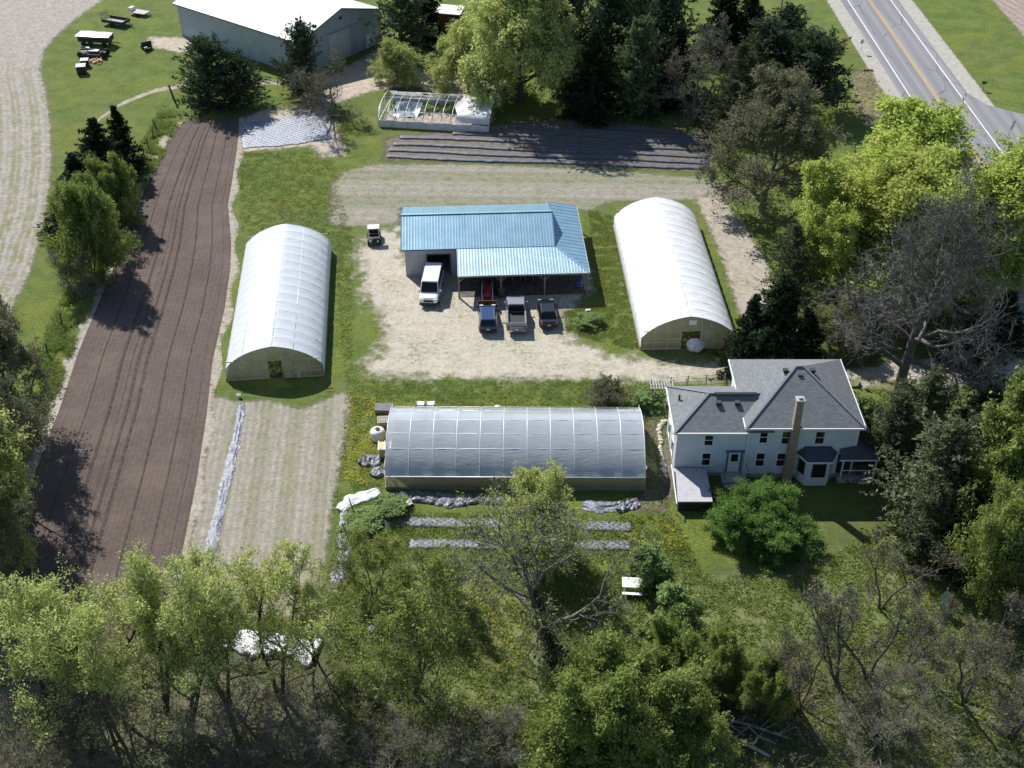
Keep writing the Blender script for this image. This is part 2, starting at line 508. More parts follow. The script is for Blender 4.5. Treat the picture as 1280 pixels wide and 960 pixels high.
zone('woodland_floor', PP([(-200, 720), (60, 790), (240, 810), (420, 840), (600, 920), (700, 900), (880, 880), (960, 840), (1080, 830), (1400, 770), (1500, 1100), (-300, 1100)]), ground_mat('leaf_litter', dirt_body((.17, .165, .105), (.11, .115, .06), weed_amt=.98, weed=(.115, .16, .045)), 4.5, 2.5, ns=.5), .006, .9, 2.5)

# the highway runs due north; measured edge lines at x = 54.7 and 61.7 m
m_road, t, p = newmat('asphalt')
pos = t.pos()
x_ = t.node('ShaderNodeSeparateXYZ'); t.put(x_.inputs[0], pos)
lane = t.math('SINE', t.math('MULTIPLY', t.math('SUBTRACT', x_.outputs[0], 54.7), 2 * math.pi / 1.75))
streak = t.noise(t.scale(pos, (1.2, .02, 1)), 1.6, 5, .6)
c = t.mix(t.rng(t.math('ADD', t.math('MULTIPLY', lane, .12), streak), .35, .75), (.19, .186, .195), (.255, .25, .258))
c = t.mix(t.rng(t.noise(pos, 9, 4, .8), .45, .75, 0, .35), c, (.27, .26, .255))
c = t.mix(t.rng(t.noise(t.scale(pos, (1, .12, 1)), .5, 5, .7), .60, .72, 0, .5), c, (.10, .10, .105))
ck = t.node('ShaderNodeTexVoronoi', feature='DISTANCE_TO_EDGE'); t.put(ck.inputs['Vector'], t.mix(.12, t.scale(pos, (1, .35, 1)), t.node('ShaderNodeTexNoise').outputs['Color'])); ck.inputs['Scale'].default_value = .22
c = t.mix(t.math('MULTIPLY', t.rng(ck.outputs['Distance'], .012, .004), t.rng(t.noise(pos, .3, 3), .42, .6, .1, .9)), c, (.06, .06, .062))
t.put(p.inputs['Base Color'], c); p.inputs['Roughness'].default_value = .75; p.inputs['Specular IOR Level'].default_value = .3
t.put(p.inputs['Normal'], t.bump(t.noise(pos, 25, 3, .8), .3, .02))


def sheet(name, poly, z, mat):
    b = MB(); b.add([(x, y, z) for x, y in poly], [tuple(range(len(poly)))])
    return tag(b.build(name, mat), kind='structure')


m_shoulder = ground_mat('shoulder_gravel', dirt_body((.44, .42, .37), (.34, .32, .275), weed_amt=.1), .5, .3)
ruled('road_shoulder', [(51.2, 60), (51.2, 400)], [(65.3, 60), (65.3, 400)], m_shoulder, .008, 26, 260)
sheet('road', [(53.5, 60), (62.9, 60), (62.9, 139), (70, 138.4), (120, 128), (120, 146), (72, 151.3), (67.5, 153.4), (64.4, 156), (62.9, 160), (62.9, 420), (53.5, 420)], .014, m_road)
m_white = std('road_white', (.72, .72, .70), .6, var=.12, vs=2, dirt=(.4, .39, .38))
m_yellow = std('road_yellow', (.62, .36, .06), .6, var=.12, vs=2, dirt=(.45, .33, .16))
for nm, x0, w, m, y0 in (('edge_line', 54.7, .16, m_white, 60), ('edge_line', 61.7, .16, m_white, 60), ('centre_line', 58.08, .12, m_yellow, 60), ('centre_line', 58.38, .12, m_yellow, 60)):
    sheet(nm, [(x0 - w / 2, y0), (x0 + w / 2, y0), (x0 + w / 2, 420), (x0 - w / 2, 420)], .019, m)

# ================================================================== materials for things
M = {}
M['white'] = std('white_paint', (.78, .78, .77), .5, var=.06, vs=2, dirt=(.6, .58, .54))
M['timber'] = std('grey_timber', (.25, .22, .18), .8, var=.3, vs=5, bump=.3)
M['lumber'] = std('pale_lumber', (.52, .42, .27), .75, var=.2, vs=6, bump=.2)
M['galv'] = std('galvanised_steel', (.55, .57, .58), .4, .7, var=.12, vs=4)
M['dark'] = std('dark_interior', (.03, .03, .032), .7, var=.2)
M['black'] = std('black_plastic', (.018, .018, .02), .45, var=.25, vs=4)
M['rubber'] = std('tyre_rubber', (.02, .02, .02), .8, var=.2, vs=8)
M['rim'] = std('alloy', (.5, .5, .52), .3, .8, var=.1)
M['glassd'] = std('tinted_glass', (.008, .010, .013), .08, var=.1, spec=.35)
M['chrome'] = std('chrome', (.6, .6, .62), .15, .9, var=.05)
M['redlens'] = std('red_lens', (.32, .012, .01), .2, var=.1)
M['lamp'] = std('lamp_lens', (.7, .7, .68), .15, var=.08)
M['rust'] = std('rusty_iron', (.16, .07, .04), .8, .2, var=.4, vs=8, bump=.3)
M['red'] = std('red_enamel', (.28, .025, .015), .4, var=.25, vs=4, dirt=(.12, .05, .03))
M['concrete'] = std('concrete', (.36, .35, .33), .85, var=.15, vs=3, bump=.3, dirt=(.22, .21, .19))
M['brick'] = std('tan_brick', (.33, .255, .18), .85, var=.3, vs=9, bump=.5)
M['deck'] = std('grey_deck_paint', (.42, .41, .43), .6, var=.08, vs=2, dirt=(.33, .32, .32))
M['stone'] = std('limestone', (.52, .47, .38), .85, var=.2, vs=4, bump=.5)
M['soilin'] = std('greenhouse_soil', (.075, .062, .045), .95, var=.4, vs=2, bump=.5)


def paint(name, col, rough=.3, metal=.3):
    return std(name, col, rough, metal, var=.05, vs=1.5, coat=.7, dirt=tuple(c * .8 + .02 for c in col))


def corrugated(name, col, axis, period, rough=.38, metal=.35, dirt=None, depth=.03):
    """sheet metal with ribs across the object's x or y axis"""
    m, t, p = newmat(name)
    o = t.obj()
    s = t.node('ShaderNodeSeparateXYZ'); t.put(s.inputs[0], o)
    w = t.math('ABSOLUTE', t.math('SINE', t.math('MULTIPLY', s.outputs[axis], math.pi / period)))
    n = t.noise(o, .7, 5, .65)
    c = t.mix(t.rng(n, .3, .7), tuple(q * .88 for q in col), tuple(q * 1.08 for q in col))
    sheetn = t.node('ShaderNodeTexWhiteNoise', noise_dimensions='1D')
    t.put(sheetn.inputs['W'], t.math('FLOOR', t.math('DIVIDE', s.outputs[axis], .92)))
    c = t.mix(t.math('MULTIPLY', sheetn.outputs[0], .12), c, tuple(q * .7 for q in col))
    if dirt: c = t.mix(t.rng(t.noise(o, 1.6, 6, .75), .55, .78, 0, .6), c, dirt)
    t.put(p.inputs['Base Color'], c)
    p.inputs['Roughness'].default_value = rough; p.inputs['Metallic'].default_value = metal
    t.put(p.inputs['Normal'], t.bump(t.math('POWER', w, 6), .9, depth))
    return m


def shingles(name, col):
    m, t, p = newmat(name)
    o = t.obj()
    b = t.node('ShaderNodeTexBrick', offset=.5)
    s = t.node('ShaderNodeSeparateXYZ'); t.put(s.inputs[0], o)
    g = t.node('ShaderNodeNewGeometry'); sn = t.node('ShaderNodeSeparateXYZ'); t.put(sn.inputs[0], g.outputs['Normal'])
    side = t.math('GREATER_THAN', t.math('ABSOLUTE', sn.outputs[0]), t.math('ABSOLUTE', sn.outputs[1]))
    hx = t.node('ShaderNodeMix', data_type='FLOAT')
    t.put(hx.inputs[0], side); t.put(hx.inputs[2], s.outputs[0]); t.put(hx.inputs[3], s.outputs[1])
    cv = t.node('ShaderNodeCombineXYZ'); t.put(cv.inputs[0], hx.outputs[0]); t.put(cv.inputs[1], t.math('MULTIPLY', s.outputs[2], 1.9))
    t.put(b.inputs['Vector'], cv.outputs[0])
    for k, v in (('Scale', 1.0), ('Mortar Size', .018), ('Brick Width', .36), ('Row Height', .17), ('Bias', 0.0), ('Mortar Smooth', .4)): b.inputs[k].default_value = v
    t.put(b.inputs['Color1'], tuple(q * .8 for q in col)); t.put(b.inputs['Color2'], tuple(q * 1.18 for q in col)); t.put(b.inputs['Mortar'], tuple(q * .5 for q in col))
    c = t.mix(t.rng(t.noise(o, 1.1, 5, .7), .3, .7, 0, .3), b.outputs[0], tuple(q * .65 for q in col))
    c = t.mix(t.rng(t.noise(o, 14, 4, .8), .4, .7, 0, .3), c, tuple(q * 1.4 for q in col))
    t.put(p.inputs['Base Color'], c); p.inputs['Roughness'].default_value = .85
    t.put(p.inputs['Normal'], t.bump(b.outputs[1], -.4, .03))
    return m


def siding(name, col, period=.2):
    m, t, p = newmat(name)
    o = t.obj()
    s = t.node('ShaderNodeSeparateXYZ'); t.put(s.inputs[0], o)
    w = t.math('FRACT', t.math('DIVIDE', s.outputs[2], period))
    c = t.mix(t.rng(t.noise(o, .8, 6, .7), .35, .75), col, tuple(q * .86 for q in col))
    c = t.mix(t.rng(w, .12, .0, 0, .35), c, tuple(q * .5 for q in col))
    t.put(p.inputs['Base Color'], c); p.inputs['Roughness'].default_value = .6
    t.put(p.inputs['Normal'], t.bump(w, .5, .03))
    return m


def film(name, tint, opac, rough=.25, trans=.4, var=.25, gloss=.3):
    """greenhouse plastic: part clear, part milky"""
    m, t, p = newmat(name)
    nt = m.node_tree; nt.nodes.remove(p); out = nt.nodes['Material Output']
    o = t.obj()
    d = t.node('ShaderNodeBsdfDiffuse'); tr = t.node('ShaderNodeBsdfTranslucent'); wr = t.bump(t.noise(t.scale(o, (1.0, .25, .7)), 2.2, 5, .7, 1.2), .5, .10); t.put(d.inputs['Normal'], wr)
    tp = t.node('ShaderNodeBsdfTransparent'); gl = t.node('ShaderNodeBsdfGlossy')
    n = t.noise(t.scale(o, (1, 1, .6)), .9, 6, .7)
    c = t.mix(t.rng(n, .35, .7, 0, .5), tint, tuple(q * (1 - var) for q in tint))
    for q in (d, tr): t.put(q.inputs['Color'], c)
    gl.inputs['Roughness'].default_value = rough; gl.inputs['Color'].default_value = (.9, .95, 1, 1)
    bn = t.bump(t.noise(o, 1.3, 4, .6, .6), .25, .12)
    t.put(gl.inputs['Normal'], bn)

    def mx(f, a, b):
        n_ = t.node('ShaderNodeMixShader'); t.put(n_.inputs[0], f); nt.links.new(a, n_.inputs[1]); nt.links.new(b, n_.inputs[2]); return n_.outputs[0]
    milk = mx(trans, d.outputs[0], tr.outputs[0])
    tp.inputs['Color'].default_value = (.88, .93, .97, 1)
    op = t.math('ADD', t.math('MULTIPLY', t.math('SUBTRACT', n, .5), .5), opac, clamp=True)
    body = mx(op, tp.outputs[0], milk)
    fr = t.node('ShaderNodeFresnel'); fr.inputs['IOR'].default_value = 1.45
    s = mx(t.math('MULTIPLY', t.math('ADD', fr.outputs[0], .05), gloss, clamp=True), body, gl.outputs[0])
    nt.links.new(s, out.inputs['Surface'])
    return m


def foliage(name, a, b, dead=None, trans=.35, clump=.5):
    """leaves: every leaf its own tone, some light let through"""
    m, t, p = newmat(name)
    nt = m.node_tree; nt.nodes.remove(p); out = nt.nodes['Material Output']
    g = t.node('ShaderNodeNewGeometry')
    o = t.obj()
    c = t.mix(g.outputs['Random Per Island'], a, b)
    c = t.mix(t.rng(t.noise(o, .45, 4, .65), .40, .62, 0, clump), c, tuple(q * .55 for q in a))
    c = t.mix(t.rng(t.noise(o, .9, 3, .6), .55, .7, 0, .5), c, tuple(min(.6, q * 1.25) for q in b))
    if dead:
        k = t.math('GREATER_THAN', t.math('FRACT', t.math('MULTIPLY', g.outputs['Random Per Island'], 17.3)), .82)
        c = t.mix(k, c, dead)
    oi = t.node('ShaderNodeObjectInfo')
    hv = t.node('ShaderNodeHueSaturation'); t.put(hv.inputs['Color'], c)
    t.put(hv.inputs['Hue'], t.rng(oi.outputs['Random'], 0, 1, .493, .506, False)); t.put(hv.inputs['Value'], t.rng(t.math('FRACT', t.math('MULTIPLY', oi.outputs['Random'], 7.7)), 0, 1, .88, 1.1, False))
    d = t.node('ShaderNodeBsdfDiffuse'); tr = t.node('ShaderNodeBsdfTranslucent')
    for q in (d, tr): t.put(q.inputs['Color'], hv.outputs[0])
    hv2 = t.node('ShaderNodeHueSaturation'); t.put(hv2.inputs['Color'], hv.outputs[0]); hv2.inputs['Value'].default_value = trans * 2
    t.put(tr.inputs['Color'], hv2.outputs[0])
    ad = t.node('ShaderNodeAddShader')
    nt.links.new(d.outputs[0], ad.inputs[0]); nt.links.new(tr.outputs[0], ad.inputs[1]); nt.links.new(ad.outputs[0], out.inputs['Surface'])
    return m


def bark(name, col):
    return std(name, col, .9, var=.35, vs=3, bump=.5)


M['bark'] = bark('dark_bark', (.075, .064, .055))
M['barkgrey'] = bark('grey_bark', (.135, .125, .110))
M['barkpale'] = bark('pale_bark', (.40, .365, .32))
M['barkbrown'] = bark('brown_bark', (.135, .120, .094))
M['l_maple'] = foliage('maple_leaves', (.215, .26, .055), (.30, .335, .095), trans=.45, clump=.2)
M['l_willow'] = foliage('willow_leaves', (.22, .25, .08), (.32, .345, .135), trans=.5, clump=.35)
M['l_bud'] = foliage('budding_leaves', (.105, .112, .055), (.165, .17, .09), dead=(.14, .125, .10), trans=.3)
M['l_green'] = foliage('green_leaves', (.125, .162, .040), (.205, .242, .072), trans=.40)
M['l_bush'] = foliage('shrub_leaves', (.065, .125, .026), (.125, .195, .05), trans=.38)
M['l_dull'] = foliage('dull_leaves', (.125, .18, .06), (.20, .265, .105), trans=.4)
M['n_spruce'] = foliage('spruce_needles', (.014, .027, .014), (.036, .055, .027), trans=.1)
M['n_pine'] = foliage('pine_needles', (.036, .056, .030), (.085, .112, .062), trans=.15)
M['n_cedar'] = foliage('cedar_needles', (.072, .088, .044), (.142, .162, .086), trans=.2)
M['l_arb'] = foliage('arborvitae_leaves', (.06, .088, .04), (.13, .162, .075), trans=.25)
M['grass'] = foliage('grass_blades', (.11, .17, .03), (.19, .235, .06), dead=(.27, .24, .12))
M['l_brush'] = foliage('brush_leaves', (.15, .17, .06), (.23, .24, .10), dead=(.20, .18, .13), trans=.45, clump=.3)
M['l_youth'] = foliage('young_leaves', (.15, .185, .045), (.23, .26, .08), trans=.4)
M['straw'] = foliage('dry_stems', (.27, .25, .15), (.38, .35, .23), trans=.5)

# ================================================================== trees
def unit(a): return a / (np.linalg.norm(a, axis=-1, keepdims=True) + 1e-9)


def grow(rng, st, d, L, nseg, wob, grav=0.0):
    n = len(st)
    pts = np.zeros((n, nseg + 1, 3)); pts[:, 0] = st
    d = unit(d.copy()); step = (L / nseg)[:, None]
    for k in range(nseg):
        d = unit(d + rng.normal(0, wob, (n, 3)) + np.array([0, 0, grav]))
        pts[:, k + 1] = pts[:, k] + d * step
    return pts


def sprout(rng, pts, m, t0, t1, a0, a1):
    """m shoots on every polyline: start, direction, t, parent index"""
    n, k1, _ = pts.shape; k = k1 - 1
    t = (np.arange(m)[None, :] + rng.random((n, m))) / m * (t1 - t0) + t0
    i = np.minimum((t * k).astype(int), k - 1); fr = t * k - i
    r_ = np.arange(n)[:, None]
    p0, p1 = pts[r_, i], pts[r_, i + 1]
    pos = p0 + (p1 - p0) * fr[..., None]
    tan = unit(p1 - p0)
    az = rng.normal(0, 1, (n, m, 3)); perp = unit(az - (az * tan).sum(-1, keepdims=True) * tan)
    ang = rng.uniform(a0, a1, (n, m))[..., None]
    d = tan * np.cos(ang) + perp * np.sin(ang)
    return pos.reshape(-1, 3), d.reshape(-1, 3), t.ravel(), np.repeat(np.arange(n), m)


def tubes(pts, r0, r1, sides):
    n, k, _ = pts.shape
    tan = np.zeros_like(pts)
    tan[:, 1:-1] = pts[:, 2:] - pts[:, :-2]; tan[:, 0] = pts[:, 1] - pts[:, 0]; tan[:, -1] = pts[:, -1] - pts[:, -2]
    tan = unit(tan)
    a = unit(np.cross(tan, np.array([.31, .17, .05]) + 0 * tan)); b = np.cross(tan, a)
    rad = (np.asarray(r0)[:, None] + (np.asarray(r1) - np.asarray(r0))[:, None] * np.linspace(0, 1, k)[None])[..., None]
    w = np.arange(sides) * 2 * np.pi / sides
    v = pts[:, :, None] + rad[..., None] * (a[:, :, None] * np.cos(w)[:, None] + b[:, :, None] * np.sin(w)[:, None])
    idx = np.arange(n * k * sides).reshape(n, k, sides)
    nx = np.roll(idx, -1, 2)
    f = np.stack([idx[:, :-1], nx[:, :-1], nx[:, 1:], idx[:, 1:]], -1).reshape(-1, 4)
    return v.reshape(-1, 3), f


def leaves(rng, c, size, up=.5, along=None, aspect=.55):
    """one kite-shaped leaf (or spray) per centre"""
    n = len(c)
    nrm = unit(rng.normal(0, 1, (n, 3)) + np.array([0, 0, up]))
    d = rng.normal(0, 1, (n, 3)) if along is None else along + rng.normal(0, .35, (n, 3))
    d = unit(d - (d * nrm).sum(1, keepdims=True) * nrm); s = np.cross(nrm, d)
    L = (size * np.clip(rng.lognormal(-.08, .38, n), .4, 2.1))[:, None]
    v = np.stack([c - d * L * .5, c + s * L * aspect * .5, c + d * L * .5 + nrm * L * .08, c - s * L * aspect * .5], 1)
    return v.reshape(-1, 3), np.arange(n * 4).reshape(n, 4)


def pack(*parts):
    """[(verts, faces, material index)] -> verts, faces, midx"""
    V, F, I, b = [], [], [], 0
    for v, f, i in parts:
        if len(v) == 0: continue
        V.append(v); F.append(f + b); I.append(np.full(len(f), i)); b += len(v)
    return np.concatenate(V), np.concatenate(F), np.concatenate(I)


def hide_proto(o): pass


class Tree:
    """meshes of one kind of tree: trunk (with its limbs) and crown (twigs and leaves)"""
    def __init__(s, trunk, crown): s.trunk, s.crown = trunk, crown


def as_mesh(name, v, f, mats, midx=None, smooth=False):
    o = mesh_np(name, v, f, mats, midx=midx, smooth=smooth)
    me = o.data; bpy.data.objects.remove(o)
    return me


def broadleaf(seed, h, Rr, cb=.25, nl=15, nb=7, nt=6, ntw=4, nleaf=14, lsize=.28, tr=.28, wob=.14, up=.06, twig_up=0.0,
              twig_len=1.0, lean=(0, 0), barkm='bark', leafm='l_green', tiptop=.55, multi=1, spread=.3, twr=.018, leaf_up=.5, leaf_r=.22, top_only=0.0, wide=(75, 22)):
    rng = np.random.default_rng(seed)
    parts_t, L1s, D1s, R1s = [], [], [], []
    st, di, le, ra = [], [], [], []
    for q in range(multi):
        az = rng.uniform(0, 2 * np.pi) if multi > 1 else 0
        d0 = np.array([[math.cos(az) * spread * (multi > 1) + lean[0], math.sin(az) * spread * (multi > 1) + lean[1], 1.0]])
        hh = h * (.86 if multi == 1 else rng.uniform(.7, .9))
        o0 = np.array([[math.cos(az), math.sin(az), 0]]) * (tr * .8 if multi > 1 else 0)
        tp = grow(rng, o0 + np.array([[0, 0, -.05]]), d0, np.array([hh]), 9, .05 + .05 * (multi > 1), .02)
        parts_t.append((*tubes(tp, [tr / math.sqrt(multi)], [tr * .18], 8), 0))
        n = max(4, nl // multi)
        t = np.linspace(cb, .99, n) + rng.uniform(-.02, .02, n); t = np.clip(t, 0, .999)
        i = (t * 9).astype(int); fr = (t * 9 - i)[:, None]
        pos = tp[0][i] + (tp[0][i + 1] - tp[0][i]) * fr
        s = (t - cb) / (1 - cb)
        a = np.arange(n) * 2.39996 + rng.uniform(-.4, .4, n) + q * 1.7
        el = np.radians(wide[0] + (wide[1] - wide[0]) * s + rng.uniform(-10, 10, n))
        di.append(np.stack([np.sin(el) * np.cos(a), np.sin(el) * np.sin(a), np.cos(el)], 1) + np.array([lean[0], lean[1], 0]) * .3)
        st.append(pos); le.append(Rr * (1.08 - (1 - tiptop) * s) * rng.uniform(.75, 1.15, n)); ra.append(tr * (.48 - .3 * s) / multi ** .35)
    st, di, le, ra = map(np.concatenate, (st, di, le, ra))
    l1 = grow(rng, st, di, le, 7, wob, up)
    parts_t.append((*tubes(l1, ra, ra * .22, 6), 0))
    p2, d2, t2, k2 = sprout(rng, l1, nb, .18, 1.0, .5, 1.15)
    le2 = le[k2] * rng.uniform(.32, .6, len(k2)) * (1.1 - .45 * t2)
    l2 = grow(rng, p2, d2, le2, 5, wob * 1.3, up * .9)
    ra2 = np.maximum(ra[k2] * .36 * (1.1 - .6 * t2), twr * 1.5)
    parts_t.append((*tubes(l2, ra2, ra2 * .35, 4), 0))
    p3, d3, t3, k3 = sprout(rng, l2, nt, .15, 1.0, .45, 1.1)
    le3 = np.clip(le2[k3] * rng.uniform(.35, .65, len(k3)), .35, 2.6) * twig_len
    l3 = grow(rng, p3, d3, le3, 4, wob * 1.4, twig_up + up * .5)
    ra3 = np.maximum(ra2[k3] * .45, twr * 1.15)
    cr = [(*tubes(l3, ra3, ra3 * .45, 3), 0)]
    last = l3
    if ntw:
        p4, d4, t4, k4 = sprout(rng, l3, ntw, .2, 1.0, .35, 1.0)
        le4 = np.clip(le3[k4] * rng.uniform(.4, .75, len(k4)), .3, 1.6) * twig_len
        l4 = grow(rng, p4, d4, le4, 3, wob * 1.5, twig_up)
        cr.append((*tubes(l4, np.full(len(l4), twr), np.full(len(l4), twr * .45), 3), 0))
        last = l4
    if nleaf:
        lp, ld, lt, lk = sprout(rng, last, nleaf, .1, 1.05, .1, .9)
        lp = lp + rng.normal(0, leaf_r, lp.shape)
        if top_only:
            keep = rng.random(len(lp)) < np.clip((lp[:, 2] / h - top_only) * 2.2 + .25, .08, 1)
            # whole sprays stay bare here and there
            keep &= (rng.random(len(last)) < .8)[lk]
            lp, ld = lp[keep], ld[keep]
        cr.append((*leaves(rng, lp, lsize, leaf_up, ld), 1))
    v, f, i = pack(*parts_t); tm = as_mesh('trunk', v, f, [M[barkm]], i, True)
    v, f, i = pack(*cr); cm = as_mesh('crown', v, f, [M[barkm], M[leafm]], i)
    return Tree(tm, cm)


def conifer(seed, h, Rr, whorls=24, per=8, cards=34, csize=.42, leafm='n_spruce', droop=-.05, cone=1.0, base=.04, rag=.25, tr=.2, fat=.35, shoots=7, openness=0.0):
    rng = np.random.default_rng(seed)
    tp = grow(rng, np.array([[0, 0, -.05]]), np.array([[0, 0, 1.0]]), np.array([h * .97]), 8, .015)
    pt = [(*tubes(tp, [tr], [.02], 7), 0)]
    s = np.repeat(np.linspace(base, .985, whorls), per) + rng.uniform(-.018, .018, whorls * per)
    s = np.clip(s, 0, .99); n = len(s)
    if openness:
        k = rng.random(n) > openness; s = s[k]; n = len(s)
    i = (s * 8).astype(int); fr = (s * 8 - i)[:, None]
    pos = tp[0][i] + (tp[0][i + 1] - tp[0][i]) * fr
    a = rng.uniform(0, 2 * np.pi, n)
    el = np.radians(95 - 50 * s + rng.uniform(-9, 9, n))
    d = np.stack([np.sin(el) * np.cos(a), np.sin(el) * np.sin(a), np.cos(el)], 1)
    lobes = np.array([mnoise.noise((math.cos(x) * 1.3, math.sin(x) * 1.3, y * 5 + seed)) for x, y in zip(a, s)])
    prof = (1 - s) ** cone * np.minimum(1, .55 + s * 5)
    L = Rr * np.maximum(prof, .04) * (1 + lobes * rag * 2) * rng.uniform(1 - rag, 1 + rag * .6, n) + .12
    l1 = grow(rng, pos, d, L, 5, .07, droop)
    pt.append((*tubes(l1, np.full(n, tr * .16), np.full(n, .012), 3), 0))
    # side shoots in flat fans along each bough, needle sprays on all of them
    sp_, sd_, st_, sk_ = sprout(rng, l1, shoots, .10, 1.0, .45, 1.15)
    sd_[:, 2] *= .4
    sl = (L[sk_] * .42 * (1.1 - .7 * st_) + .15) * rng.uniform(.6, 1.2, len(sk_))
    l2 = grow(rng, sp_, sd_, sl, 3, .12, droop * 1.5)
    out = []
    for ln, m_, k_ in ((l1, cards // 3, np.arange(n)), (l2, cards // 6, sk_)):
        cp, cd, ct, ck = sprout(rng, ln, m_, .1, 1.05, .25, 1.1)
        cd[:, 2] *= .5
        sc_ = (.6 + .6 * np.clip(L[k_[ck]] / Rr, .1, 1)) * (1.1 - .35 * ct)
        c = cp + cd * (csize * .35 * sc_)[:, None] + rng.normal(0, .07, cp.shape) + np.array([0, 0, .03])
        out.append((*leaves(rng, c, csize * sc_, .8, cd, fat), 0))
    v, f, i = pack(*pt); tm = as_mesh('trunk', v, f, [M['bark']], i, True)
    v, f, i = pack(*out); cm = as_mesh('crown', v, f, [M[leafm]], i)
    return Tree(tm, cm)


